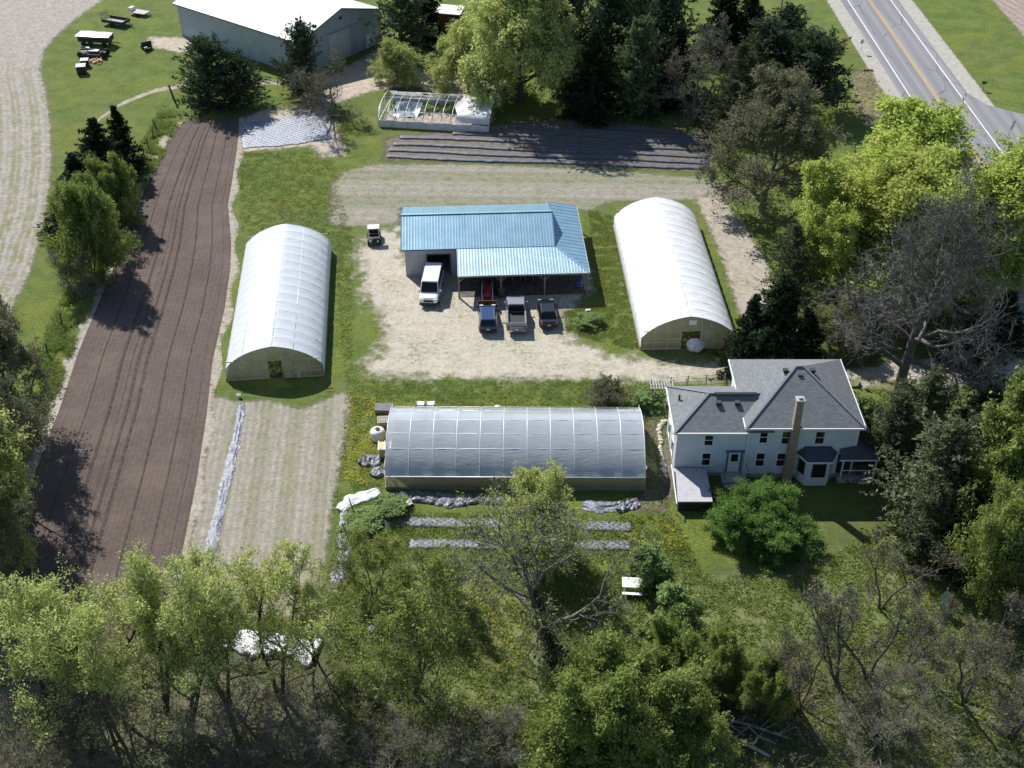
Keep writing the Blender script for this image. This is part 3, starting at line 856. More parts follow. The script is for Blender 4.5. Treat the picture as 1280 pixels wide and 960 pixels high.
KIND = {
    # h and R are the size each kind is grown at; place() scales it
    'maple': (14, 7, lambda s=0: broadleaf(11 + s, 14, 7, .12, 30, 9, 6, 4, 18, .30, .32, .15, .06, leafm='l_maple', twr=.02, leaf_up=1.0, tiptop=.68, leaf_r=.28)),
    'maple2': (14, 7, lambda s=0: broadleaf(12 + s, 14, 7, .12, 30, 9, 6, 4, 18, .30, .32, .17, .05, leafm='l_maple', multi=2, twr=.02, leaf_up=1.0, tiptop=.68, leaf_r=.28)),
    'willow': (13, 7, lambda s=0: broadleaf(21 + s, 13, 7, .14, 22, 8, 7, 4, 17, .27, .34, .16, .05, twig_up=-.30, twig_len=1.25, leafm='l_willow', twr=.014, leaf_up=.7, leaf_r=.18, tiptop=.7)),
    'willow2': (13, 6, lambda s=0: broadleaf(22 + s, 13, 6, .25, 15, 6, 5, 5, 11, .17, .3, .16, .10, twig_up=.05, leafm='l_willow', multi=3, spread=.34, twr=.016, leaf_r=.2, top_only=.3, wide=(62, 16), leaf_up=1.0)),
    'willow3': (13, 6, lambda s=0: broadleaf(23 + s, 13, 6, .25, 14, 6, 5, 5, 11, .17, .3, .17, .10, twig_up=.05, leafm='l_willow', multi=2, spread=.26, twr=.016, leaf_r=.2, top_only=.3, wide=(62, 16), leaf_up=1.0)),
    'bare': (16, 9, lambda s=0: broadleaf(31 + s, 16, 9, .18, 22, 9, 7, 6, 0, .2, .5, .2, .05, barkm='barkgrey', leafm='l_bud', twr=.017, wide=(85, 20), tiptop=.6)),
    'bareivy': (13, 6, lambda s=0: broadleaf(34 + s, 13, 7.0, .38, 10, 6, 5, 5, 5, .14, .36, .22, .06, barkm='barkgrey', leafm='l_youth', twr=.024, wide=(66, 25), tiptop=.8, lean=(-.22, .05))),
    'bare2': (11, 5.5, lambda s=0: broadleaf(32 + s, 11, 5.5, .12, 15, 8, 6, 5, 1, .15, .26, .18, .07, barkm='barkbrown', leafm='l_bud', multi=3, spread=.4, twr=.016)),
    'bareslim': (10, 3, lambda s=0: broadleaf(33 + s, 10, 3.0, .3, 10, 6, 5, 4, 2, .14, .19, .17, .12, barkm='bark', leafm='l_bud', multi=2, spread=.25, twr=.015, wide=(55, 15))),
    'bud': (13, 7, lambda s=0: broadleaf(41 + s, 13, 7, .15, 19, 8, 6, 5, 8, .23, .34, .18, .06, barkm='barkbrown', leafm='l_bud', twr=.018, leaf_r=.16, leaf_up=.8)),
    'bud2': (9, 5, lambda s=0: broadleaf(42 + s, 9, 5, .12, 16, 7, 6, 5, 6, .17, .2, .19, .06, barkm='bark', leafm='l_youth', multi=3, spread=.42, twr=.015, leaf_r=.16, leaf_up=.8)),
    'thicket': (7, 5.5, lambda s=0: broadleaf(51 + s, 7, 5.5, .06, 26, 8, 6, 4, 18, .21, .15, .2, .10, leafm='l_green', multi=5, spread=.6, twr=.014, leaf_r=.2, leaf_up=.9)),
    'roundbush': (5, 4, lambda s=0: broadleaf(61 + s, 5, 3.6, .03, 36, 9, 6, 4, 24, .125, .14, .14, .03, leafm='l_bush', multi=5, spread=.45, twr=.012, leaf_r=.15, tiptop=.72, wide=(92, 15), leaf_up=.8)),
    'smallbush': (3, 1.8, lambda s=0: broadleaf(62 + s, 3, 1.7, .03, 26, 6, 5, 3, 12, .19, .09, .14, .07, leafm='l_dull', multi=4, spread=.3, twr=.01, leaf_r=.1, tiptop=.75, wide=(92, 15), leaf_up=.8)),
    'twigbush': (3, 2.2, lambda s=0: broadleaf(63 + s, 3, 2.2, .03, 24, 7, 6, 4, 3, .13, .07, .14, .12, barkm='barkbrown', leafm='l_bud', multi=6, spread=.6, twr=.010, leaf_r=.07)),
    'dullleaf': (12, 5.5, lambda s=0: broadleaf(71 + s, 12, 5.5, .1, 22, 8, 6, 4, 13, .30, .28, .15, .06, leafm='l_green', twr=.016, leaf_r=.22, leaf_up=.9)),
    'spruce': (10, 3.2, lambda s=0: conifer(81 + s, 10, 3.2, fat=.42, csize=.46)),
    'spruce2': (10, 3.4, lambda s=0: conifer(82 + s, 10, 3.4, whorls=22, per=8, rag=.42, csize=.5, fat=.42, cone=.85)),
    'pine': (10, 4.2, lambda s=0: conifer(83 + s, 10, 4.2, whorls=17, per=9, cards=40, csize=.46, leafm='n_pine', droop=.06, cone=.5, base=.06, rag=.42, fat=.36, shoots=9)),
    'pine2': (10, 4.2, lambda s=0: conifer(84 + s, 10, 4.2, whorls=17, per=9, cards=40, csize=.46, leafm='n_pine', droop=.05, cone=.48, base=.06, rag=.48, fat=.36, shoots=9)),
    'pineround': (10, 4.8, lambda s=0: conifer(87 + s, 10, 4.8, whorls=19, per=10, cards=40, csize=.46, leafm='n_pine', droop=.05, cone=.36, base=.03, rag=.34, fat=.4, shoots=9)),
    'cedar': (11, 4.2, lambda s=0: conifer(85 + s, 11, 4.2, whorls=26, per=10, cards=48, csize=.31, leafm='n_cedar', droop=.02, cone=.6, base=.02, rag=.45, fat=.5, shoots=8)),
    'arbor': (10, 4, lambda s=0: conifer(86 + s, 10, 4.0, whorls=22, per=9, cards=46, csize=.36, leafm='l_arb', droop=.08, cone=.45, base=.02, rag=.38, fat=.6, shoots=8)),
}
BUILT, COUNT = {}, {}
VARIANTS = {'willow2': 3, 'willow3': 3, 'willow': 2, 'bare2': 4, 'bareslim': 4, 'thicket': 4, 'bud': 2, 'bud2': 3, 'cedar': 3, 'pine': 3, 'pine2': 2, 'pineround': 3, 'spruce': 2, 'spruce2': 3, 'smallbush': 2, 'twigbush': 2}


def place(kind, name, label, cat, x, y, h, r, group=None, rot=None, lean=None):
    h0, r0, fn = KIND[kind]
    rnd = random.Random(label)
    COUNT[kind] = COUNT.get(kind, -1) + 1
    v = COUNT[kind] % VARIANTS.get(kind, 1)
    if (kind, v) not in BUILT: BUILT[kind, v] = fn(v * 100)
    T = BUILT[kind, v]
    rt = rot if rot is not None else rnd.uniform(0, 6.283)
    root = thing(name, label, cat, (x, y, 0), rt, group)
    if lean: root.rotation_euler = (lean[0], lean[1], rt)
    root.scale = (r / r0, r / r0, h / h0)
    for nm, me in (('trunk', T.trunk), ('crown', T.crown)):
        o = bpy.data.objects.new(nm, me); C.objects.link(o); o.parent = root
    return root


def at_crown(kind, name, label, cat, cx, cy, h, r, group=None, frac=.55, **kw):
    """placed where the survey shows the middle of its crown"""
    q = P(cx, cy, h * frac)
    return place(kind, name, label, cat, q.x, q.y, h, r, group, **kw)

# ================================================================== greenhouses
M['film_white'] = film('milky_film', (.93, .94, .95), 1.08, .35, .28, .2, .2)
M['film_cool'] = film('cool_film', (.88, .92, .96), .96, .3, .36, .22, .35)
M['film_clear'] = film('clear_film', (.92, .95, .98), .66, .12, .35, .25, 2.0)
M['film_end'] = film('end_film', (.74, .76, .55), .42, .2, .75, .25, .4)
M['film_side'] = film('side_film', (.62, .56, .34), .72, .3, .5, .3, .3)
M['hoop'] = std('white_hoop', (.74, .76, .78), .4, .2, var=.08)


def arch(W, zs, zr, n=22, pw=2.0, peak=.30):
    q = []
    for i in range(n + 1):
        t_ = -1 + 2 * i / n
        z = zs + (zr - zs) * ((1 - abs(t_) ** pw) * (1 - peak) + (1 - abs(t_)) * peak)
        q.append((W / 2 * math.sin(t_ * math.pi / 2) * .35 + W / 2 * t_ * .65, z))
    return q


def tunnel(label, loc, rz, W, L, zs, zr, cover, nh, purl, door=(0.2, 1.7), clear=False, side=None, seed=0, pw=2.0):
    root = thing('greenhouse', label, 'greenhouse', loc, rz, 'greenhouses on the farm')
    rnd = random.Random(seed)
    prof = [(-W / 2, 0.0), (-W / 2 - .02, zs * .5)] if not clear else [(-W / 2 - .05, zs * .98)]
    prof = prof + arch(W, zs, zr, 22, pw) + ([(W / 2 + .02, zs * .5), (W / 2, 0.0)] if not clear else [(W / 2 + .05, zs * .98)])
    # the film sags a little between the hoops and puckers at the ridge
    ny = nh * 6; vs, k = [], len(prof)
    for j in range(ny + 1):
        y = L * j / ny; fr = (j % 6) / 6.0
        sag = math.sin(fr * math.pi) * (.05 if not clear else .035)
        for i, (x, z) in enumerate(prof):
            s = sag if z > zs * .9 else 0
            w = .018 * mnoise.noise((x * 1.3 + seed, y * 1.1, z * 2))
            nx_ = x / (W / 2)
            vs.append((x - nx_ * s * .5 + w, y, max(0, z - s * (1 - .4 * abs(nx_)) + (w if z > .3 else 0))))
    fs = [(j * k + i, j * k + i + 1, (j + 1) * k + i + 1, (j + 1) * k + i) for j in range(ny) for i in range(k - 1)]
    b = MB(); b.add(vs, fs)
    b.build('cover', cover, root, smooth=True)
    # steel hoops, purlins and ridge pole
    f = MB()
    a = [(-W / 2, 0), ] + arch(W, zs, zr, 22, pw) + [(W / 2, 0)]
    for j in range(nh + 1):
        y = min(max(L * j / nh, .04), L - .04)
        f.tube([(x * .998, y, z - (.012 if 0 < j < nh else 0)) for x, z in a], .030, 5)
    for tt in purl:
        i = min(range(len(a)), key=lambda q: abs(a[q][0] - tt * W / 2) + (0 if a[q][1] > zs * .9 else 9))
        f.tube([(a[i][0], .02, a[i][1] - .035), (a[i][0], L - .02, a[i][1] - .035)], .028 if not clear else .032, 5)
    f.build('frame', M['hoop'], root, smooth=True)
    # base boards
    for sx in (-1, 1):
        bo = MB(); bo.bb(sx * W / 2 - .03 + sx * .05, sx * W / 2 + .03 + sx * .05, 0, L, 0, .28)
        bo.build('baseboard', M['timber'], root)
    if side:
        for sx in (-1, 1):
            sd = MB(); n_ = nh * 4
            vv = []
            for j in range(n_ + 1):
                y = L * j / n_
                for z in (.28, zs * .4, zs * .7, zs * .99):
                    vv.append((sx * (W / 2 + .03 + .05 * math.sin(z * 2.2) + .02 * math.sin(y * 5)), y, z))
            sd.add(vv, [(j * 4 + i, j * 4 + i + 1, (j + 1) * 4 + i + 1, (j + 1) * 4 + i) for j in range(n_) for i in range(3)])
            sd.build('roll_up_side', side, root, smooth=True)
            rl = MB(); rl.tube([(sx * (W / 2 + .10), .05, zs * .96), (sx * (W / 2 + .10), L - .05, zs * .96)], .05, 6)
            rl.build('roll_bar', M['hoop'], root, smooth=True)

    def roof_z(x):
        for (x0, z0), (x1, z1) in zip(a[1:-1], a[2:-1]):
            if x0 <= x <= x1 + 1e-6: return z0 + (z1 - z0) * (x - x0) / (x1 - x0)
        return zs
    # end walls: film on a stud frame with a doorway
    for yy, has_door in ((.02, True), (L - .02, True)):
        d0, d1 = (door[0] - door[1] / 2, door[0] + door[1] / 2)
        dh = 2.15
        e = MB()
        xs = sorted(set([-W / 2, W / 2, d0, d1] + [W / 2 * q / 8 for q in range(-8, 9)]))
        for x0, x1 in zip(xs, xs[1:]):
            zb = dh if (d0 - 1e-6 <= x0 and x1 <= d1 + 1e-6) else 0.02
            z0, z1 = roof_z(x0) - .03, roof_z(x1) - .03
            e.add([(x0, yy, zb), (x1, yy, zb), (x1, yy, z1), (x0, yy, z0)], [(0, 1, 2, 3)])
        e.build('end_wall', M['film_end'], root)
        w = MB()
        oy = -.04 if yy < 1 else .04
        for x in (-W * .36, -W * .22, d0, d1, W * .22, W * .36):
            w.beam((x, yy + oy, 0), (x, yy + oy, roof_z(x) - .06), .07, .05)
        for z in (zs * .62, 1.25, dh):
            hw = max(q for q in [W / 2 * s / 40 for s in range(41)] if roof_z(q) > z + .04 or s == 0)
            if z < dh - .1:
                w.beam((-hw * .96, yy + oy * 1.6, z), (d0, yy + oy * 1.6, z), .05, .08); w.beam((d1, yy + oy * 1.6, z), (hw * .96, yy + oy * 1.6, z), .05, .08)
            else: w.beam((-hw * .96, yy + oy * 1.6, z), (hw * .96, yy + oy * 1.6, z), .05, .09)
        w.beam((-W / 2, yy + oy, .08), (d0, yy + oy, .08), .06, .14); w.beam((d1, yy + oy, .08), (W / 2, yy + oy, .08), .06, .14)
        w.build('end_frame', M['lumber'], root)
        # a sliding door pushed to one side
        dr = MB(); oy2 = oy * 2.6
        dx0, dx1 = d1 + .06, d1 + .06 + door[1] * .62
        dr.add([(dx0, yy + oy2, .1), (dx1, yy + oy2, .1), (dx1, yy + oy2, dh - .05), (dx0, yy + oy2, dh - .05)], [(0, 1, 2, 3)])
        fr_ = MB()
        for p0, p1 in (((dx0, .1), (dx1, .1)), ((dx1, .1), (dx1, dh - .05)), ((dx1, dh - .05), (dx0, dh - .05)), ((dx0, dh - .05), (dx0, .1)), ((dx0, .1), (dx1, dh - .05))):
            fr_.beam((p0[0], yy + oy2 * 1.12, p0[1]), (p1[0], yy + oy2 * 1.12, p1[1]), .05, .05)
        dd = dr.build('door', M['film_end'], root); fr_.build('door_frame', M['lumber'], dd)
    # soil inside with the crop in bands
    fl = MB(); fl.bb(-W / 2 + .1, W / 2 - .1, .1, L - .1, .012, .05); fl.build('soil_floor', M['soilin'], root)
    rng = np.random.default_rng(seed + 5)
    n_ = 7000
    bands = np.array([-3.3, -2.1, -.9, .2, 1.3, 2.4, 3.5])[rng.integers(0, 7, n_)] * W / 9.1
    c = np.column_stack([bands + rng.normal(0, .33, n_), rng.uniform(.3, L - .3, n_), rng.uniform(.08, .55, n_)])
    v, f_ = leaves(rng, c, .32, .9)
    o = mesh_np('crop_foliage', v, f_, M['l_green'], root); o['kind'] = 'stuff'
    return root


TL = tunnel('long white plastic greenhouse beside the dark tilled strip, a narrow doorway in its end', (-22.25, 93.1, 0), R(5.2), 9.1, 23.4, 1.35, 3.65, M['film_cool'], 15, (-.62, 0, .42), door=(.1, 1.3), seed=3)
TR = tunnel('bright white plastic greenhouse between the blue roofed barn and the dirt path', (17.1, 98.0, 0), R(2.3), 9.2, 24.4, 1.4, 3.75, M['film_white'], 16, (0,), door=(.2, 1.9), seed=7)
TF = tunnel('clear glassy plastic greenhouse lying crosswise in front of the gravel drive', (-10.55, 81.95, 0), R(-90.4), 9.1, 21.7, 1.5, 3.85, M['film_clear'], 11, (-.78, -.45, 0, .28, .62), door=(0, 1.8), clear=True, side=M['film_side'], seed=9, pw=2.1)

# small vent louver in the gable of the right greenhouse
v_ = MB(); v_.bb(-.1, .62, -.09, -.03, 2.85, 3.35); v_.build('vent_box', M['white'], TR)

# ------------------------------------------------------------------ torn hoop house at the back
hp = [P(473, 158), P(611, 166)]
ax = math.atan2(hp[1].y - hp[0].y, hp[1].x - hp[0].x)
Lh = (hp[1] - hp[0]).length
DH = thing('hoop_house', 'derelict hoop house with bare white ribs and torn plastic over one end', 'hoop house', (hp[0].x, hp[0].y, 0), ax)
Wd = 7.6


def harch(t_): return (Wd * .5 - Wd * .5 * math.cos(t_ * math.pi), 1.0 + 1.5 * math.sin(t_ * math.pi) ** .75)


f = MB()
for j in range(13):
    x = Lh * j / 12
    pts = [(x, 0, 0)] + [(x, *harch(q / 12)) for q in range(13)] + [(x, Wd, 0)]
    f.tube(pts, .05 if j in (0, 12) else .032, 5)
for q in (2.2, 6, 9.8):
    y, z = harch(q / 12); f.tube([(0, y, z), (Lh, y, z)], .028, 5)
f.build('frame', M['hoop'], DH, smooth=True)
M['oldfilm'] = film('old_film', (.80, .81, .82), 1.05, .35, .3, .3, .25)
M['skirt'] = std('white_skirt_board', (.66, .67, .66), .6, var=.1, vs=1.2, dirt=(.22, .26, .16))
b = MB()
for j in range(12):
    b.bb(Lh * j / 12 + .02, Lh * (j + 1) / 12 - .02, -.07, -.03, .04, .95 + .06 * math.sin(j * 2.1))
b.build('skirt_board', M['skirt'], DH)
b = MB(); b.bb(0, Lh, Wd + .03, Wd + .07, .04, 1.0); b.build('skirt_board', M['skirt'], DH)
b = MB(); b.beam((0, 0, 1.0), (0, 2.2, 2.35), .1, .05); b.beam((0, 0, .6), (0, Wd, .6), .06, .06); b.beam((0, 2.5, 0), (0, 2.5, 2.4), .09, .06); b.beam((0, 4.4, 0), (0, 4.4, 2.5), .09, .06)
b.build('end_frame', M['white'], DH)


def hung_film(name, x0, x1, q0, q1, seed, ragged=.8, nx=26, nq=22):
    vs = []
    for i in range(nx + 1):
        for k in range(nq + 1):
            u, w = i / nx, k / nq
            a0 = mnoise.noise((w * 4, seed, 0)) * ragged
            x = x0 + a0 * (1 - u) * 1.2 + (x1 - x0) * u
            y, z = harch((q0 + (q1 - q0) * w) / 12)
            n_ = mnoise.noise((x * .9, y * 1.4, seed)) * .22 + mnoise.noise((x * 2.6, y * 2.6, seed)) * .07
            vs.append((x, y + n_ * .3, z + .045 + n_ * (.35 + .4 * (1 - u))))
    fs = [(i * (nq + 1) + k, i * (nq + 1) + k + 1, (i + 1) * (nq + 1) + k + 1, (i + 1) * (nq + 1) + k) for i in range(nx) for k in range(nq)]
    m_ = MB(); m_.add(vs, fs); return m_.build(name, M['oldfilm'], DH, smooth=True)


hung_film('torn_film', Lh * .70, Lh + .1, .1, 11.9, 4.0)
hung_film('torn_film', Lh * .36, Lh * .74, 9.6, 11.9, 8.0, 1.6)
hung_film('torn_film', 0.1, Lh * .30, 10.0, 11.9, 12.0, 1.2)
b = MB()
vs = []
for i in range(15):
    for k in range(9):
        x, y = .8 + 3.6 * i / 14, 3.0 + 2.6 * k / 8
        vs.append((x + .5 * k / 8, y, .1 + 1.1 * (k / 8) ** 2 + .25 * mnoise.noise((x, y, 2))))
b.add(vs, [(i * 9 + k, i * 9 + k + 1, (i + 1) * 9 + k + 1, (i + 1) * 9 + k) for i in range(14) for k in range(8)])
b.build('fallen_film', std('blue_grey_film', (.25, .30, .34), .35, var=.3), DH, smooth=True)
b = MB(); b.bb(.2, Lh - .2, .2, Wd - .2, .012, .06); b.build('soil_floor', std('dry_soil', (.34, .29, .24), .95, var=.35, vs=1.5, bump=.6, dirt=(.13, .12, .08)), DH)
v_, f_ = leaves(np.random.default_rng(3), np.column_stack([np.random.default_rng(4).uniform(.4, Lh * .72, 900), np.random.default_rng(5).normal(6.0, .6, 900), np.random.default_rng(6).uniform(.1, .7, 900)]), .4, .3)
o = mesh_np('weed_foliage', v_, f_, M['l_dull'], DH); o['kind'] = 'stuff'

# ================================================================== barn with the blue roof
M['roofblue'] = corrugated('blue_metal_roof', (.265, .43, .53), 0, .31, .40, .5, dirt=(.33, .48, .57), depth=.006)
M['roofblue_y'] = corrugated('blue_metal_roof_side', (.265, .43, .53), 1, .31, .40, .5, dirt=(.33, .48, .57), depth=.006)
M['wallmetal'] = corrugated('pale_metal_wall', (.46, .46, .52), 0, .23, .5, .2, dirt=(.36, .35, .38))
M['trimblue'] = std('blue_trim', (.05, .12, .17), .5)
BR = thing('barn', 'pale metal barn under a blue metal roof with an open wrapround porch', 'barn', (-11.25, 111.55, 0), R(3.0))
BL, BD, EZ, RZ = 15.6, 8.7, 3.45, 4.95
OH = .35
dx0, dx1, dz = 2.25, 4.75, 2.6
b = MB()
b.bb(0, dx0, 0, .12, 0, EZ); b.bb(dx1, BL, 0, .12, 0, EZ); b.bb(dx0, dx1, 0, .12, dz, EZ)
b.build('front_wall', M['wallmetal'], BR)
wy = corrugated('pale_metal_gable', (.46, .46, .52), 1, .23, .5, .2)
for nm, x in (('gable_wall', 0.0), ('gable_wall', BL - .12)):
    b = MB()
    poly = [(.123, 0), (BD - .123, 0), (BD - .123, EZ), (BD / 2, RZ - .12), (.123, EZ)]
    vs = [(x, y, z) for y, z in poly] + [(x + .12, y, z) for y, z in poly]
    b.add(vs, [(0, 1, 2, 3, 4), (9, 8, 7, 6, 5)] + [(i, i + 5, (i + 1) % 5 + 5, (i + 1) % 5) for i in range(5)])
    b.build(nm, wy, BR)
b = MB(); b.bb(0, BL, BD - .12, BD, 0, EZ); b.build('back_wall', M['wallmetal'], BR)
b = MB(); b.bb(.15, BL - .15, .15, BD - .15, .014, .05); b.build('floor_slab', M['concrete'], BR)
sl = (RZ - EZ) / (BD / 2)
for nm, y0, y1 in (('roof', -OH, BD / 2 - .004), ('roof', BD + OH, BD / 2 + .004)):
    z0 = EZ + .08 - sl * OH; z1 = RZ + .08
    b = MB()
    b.slab([(-OH, y0, z0), (BL + .15, y0, z0), (BL + .15, y1, z1), (-OH, y1, z1)] if y0 < y1 else [(-OH, y1, z1), (BL + .15, y1, z1), (BL + .15, y0, z0), (-OH, y0, z0)], .06)
    n_ = 30
    for i in range(n_):                     # raised seams, real ribs
        x = -OH + .1 + (BL + OH - .1) * i / (n_ - 1)
        b.beam((x, y0, z0 + .008), (x, y1, z1 + .008), .035, .022)
    b.build(nm, M['roofblue'], BR)
b = MB()
b.beam((-OH - .02, BD / 2, RZ + .1), (BL + .17, BD / 2, RZ + .1), .34, .035)
b.build('ridge_cap', M['roofblue'], BR)
for x in (-OH - .03, BL + .18):
    b = MB(); b.beam((x, -OH, EZ + .03 - sl * OH), (x, BD / 2, RZ + .03), .05, .2); b.beam((x, BD + OH, EZ + .03 - sl * OH), (x, BD / 2, RZ + .03), .05, .2); b.build('fascia', M['trimblue'], BR)
b = MB(); b.beam((-OH, -OH - .03, EZ + .0 - sl * OH), (5.3, -OH - .03, EZ + .0 - sl * OH), .05, .14)
b.build('fascia', M['trimblue'], BR)
b = MB(); b.bb(5.46, 18.7, -4.5, -.01, .014, .04); b.build('porch_floor', std('porch_shade_earth', (.12, .10, .08), .95, var=.4, vs=1.5, bump=.4), BR)  # floor colour darkened to carry the shade under the porch
b = MB(); b.bb(15.62, 18.7, .0, 9.2, .014, .04); b.build('porch_floor', bpy.data.materials['porch_shade_earth'], BR)  # same darkened floor colour for the shade round the side
b = MB()
for p0, p1 in (((dx0, 0), (dx0, dz)), ((dx1, 0), (dx1, dz)), ((dx0 - .08, dz), (dx1 + .08, dz))):
    b.beam((p0[0], -.03, p0[1]), (p1[0], -.03, p1[1]), .16, .06)
b.build('door_frame', M['trimblue'], BR)
# porch: front part in front of the wall, side part round the right gable
PX0, PX1, PY, PZ, PT = 5.45, 19.0, -4.75, 2.72, 3.36
b = MB()
b.slab([(PX0, PY, PZ), (PX1, PY, PZ), (BL + .30, -.36, PT), (PX0, -.36, PT)], .05)
n_ = 34
for i in range(n_):
    x = PX0 + .05 + (PX1 - PX0 - .2) * i / (n_ - 1)
    ye = -.36 if x < BL + .3 else -.36 - (x - BL - .3) / (PX1 - BL - .3) * (-PY - .36)
    ze = PZ + (PT - PZ) * (ye - PY) / (-.36 - PY)
    b.beam((x, PY, PZ + .012), (x, ye, ze + .008), .035, .022)
b.build('porch_roof', corrugated('sheen_porch_metal', (.38, .54, .64), 0, .31, .36, .55, dirt=(.33, .49, .58), depth=.010), BR)  # sun sheen put into the base colour, paler than the main roof
b = MB()
yb = BD + OH + .6
b.slab([(PX1, PY, PZ), (PX1, yb, PZ), (BL + .30, yb, PT), (BL + .30, -.36, PT)], .05)
for i in range(20):
    y = PY + .3 + (yb - PY - .4) * i / 19
    xe = BL + .3 if y > -.36 else PX1 - (y - PY) / (-.36 - PY) * (PX1 - BL - .3)
    ze = PZ + (PT - PZ) * (PX1 - xe) / (PX1 - BL - .3)
    b.beam((PX1, y, PZ + .012), (xe, y, ze + .012), .05, .03)
b.build('porch_roof', M['roofblue_y'], BR)
b = MB(); b.beam((PX1, PY, PZ + .03), (BL + .3, -.36, PT + .03), .22, .03); b.build('hip_cap', M['roofblue'], BR)
b = MB()
b.beam((PX0, PY - .03, PZ - .03), (PX1 + .03, PY - .03, PZ - .03), .05, .12); b.beam((PX1 + .03, PY, PZ - .03), (PX1 + .03, yb, PZ - .03), .05, .12)
b.build('gutter', M['galv'], BR)
posts = [(PX0 + .1, PY + .15), (9.9, PY + .15), (14.4, PY + .15), (PX1 - .15, PY + .15), (PX1 - .15, -.4), (PX1 - .15, 4.2), (PX1 - .15, yb - .2)]
for x, y in posts:
    b = MB(); b.bb(x - .08, x + .08, y - .08, y + .08, 0, PZ - .1)
    if y < -4:
        for s in (-1, 1):
            if PX0 < x + s * .8 < PX1: b.beam((x, y, PZ - .85), (x + s * .75, y, PZ - .12), .09, .06)
    b.build('post', M['timber'], BR)
b = MB(); b.beam((PX0, PY + .15, PZ - .18), (PX1, PY + .15, PZ - .18), .09, .2); b.beam((PX1 - .15, PY, PZ - .18), (PX1 - .15, yb, PZ - .18), .09, .2)
b.build('header_beam', M['timber'], BR)

# ================================================================== grey shed with the white roof
zE, zR_ = 5.1, 7.5
A = P(374, 52, zE); Bq = P(470, 10, zE); Fq = P(234, 3, zE)
ang = (math.atan2(Bq.y - A.y, Bq.x - A.x) + math.atan2(Fq.y - A.y, Fq.x - A.x) - math.pi / 2) / 2
SW, SL = (Bq - A).length, 26.0
M['roofwhite'] = corrugated('white_metal_roof', (.80, .80, .80), 1, .31, .45, .0)
M['shedwall'] = corrugated('blue_grey_metal_wall', (.38, .45, .53), 0, .23, .5, .25, dirt=(.24, .26, .28))
M['shedwall_y'] = corrugated('blue_grey_metal_side', (.38, .45, .53), 1, .23, .5, .25, dirt=(.24, .26, .28))
SH = thing('pole_shed', 'large blue grey metal shed with a white roof at the far edge', 'shed', (A.x, A.y, 0), ang)
# local x runs along the gable, local y along the eaves
b = MB()
vs = [(x, y, z) for y in (0, .12) for x, z in ((.123, 0), (SW - .123, 0), (SW - .123, zE), (SW / 2, zR_ - .1), (.123, zE))]
b.add(vs, [(0, 1, 2, 3, 4), (9, 8, 7, 6, 5)] + [(i, i + 5, (i + 1) % 5 + 5, (i + 1) % 5) for i in range(5)])
b.build('gable_wall', M['shedwall'], SH)
b = MB(); b.bb(0, .12, 0, SL, 0, zE); b.build('side_wall', M['shedwall_y'], SH)
b = MB(); b.bb(SW - .12, SW, 0, SL, 0, zE); b.build('side_wall', M['shedwall_y'], SH)
b = MB(); b.bb(.123, SW - .123, SL - .12, SL, 0, zE); b.build('back_wall', M['shedwall'], SH)
ss = (zR_ - zE) / (SW / 2)
for s0, s1 in ((-.45, SW / 2 - .004), (SW + .45, SW / 2 + .004)):
    b = MB(); z0 = zE + .1 - ss * .45
    b.slab([(s0, -.4, z0), (s1, -.4, zR_ + .1), (s1, SL + .4, zR_ + .1), (s0, SL + .4, z0)], .07)
    for i in range(28):
        y = -.3 + (SL + .6) * i / 27
        b.beam((s0, y, z0 + .012), (s1, y, zR_ + .112), .05, .03)
    b.build('roof', M['roofwhite'], SH)
b = MB()
b.beam((-.48, -.43, zE - .1 - ss * .45 + .15), (SW / 2, -.43, zR_ + .05), .05, .2); b.beam((SW + .48, -.43, zE - .1 - ss * .45 + .15), (SW / 2, -.43, zR_ + .05), .05, .2)
b.beam((-.49, -.4, zE - .12), (-.49, SL + .4, zE - .12), .05, .2)
b.build('fascia', std('slate_trim', (.16, .17, .18), .5), SH)
b = MB(); b.bb(SW * .34, SW * .34 + 4.2, -.09, -.03, .06, 4.3); o = b.build('sliding_door', corrugated('pale_door_metal', (.55, .56, .56), 0, .4, .5, .2), SH)
b = MB(); b.beam((SW * .34 - .2, -.12, 4.4), (SW * .34 + 8.6, -.12, 4.4), .08, .12); b.build('door_rail', M['galv'], o)
b = MB(); b.bb(SW * .80, SW * .80 + 1.05, -.07, -.03, .06, 2.15); b.build('side_door', M['white'], SH)
for q in (.47, .5, .53):
    pass
b = MB(); b.bb(SW * .5 - .3, SW * .5 + .3, -.06, -.03, 5.9, 6.3); b.build('vent_panel', M['dark'], SH)

# little red shed far behind
q0 = P(546, 34)
RS = thing('red_shed', 'small dark red shed with a flat white roof beyond the willow', 'shed', (q0.x, q0.y, 0), R(-14))
b = MB(); b.bb(0, 3.6, 0, 2.8, 0, 2.3); b.build('wall', std('barn_red', (.09, .022, .02), .8, var=.3, vs=4), RS)
b = MB(); b.slab([(-.2, -.2, 2.34), (3.8, -.2, 2.34), (3.8, 3.0, 2.62), (-.2, 3.0, 2.62)], .09); b.build('roof', M['white'], RS)
b = MB(); b.bb(2.2, 3.1, -.05, -.02, .05, 1.95); b.build('door', M['dark'], RS)

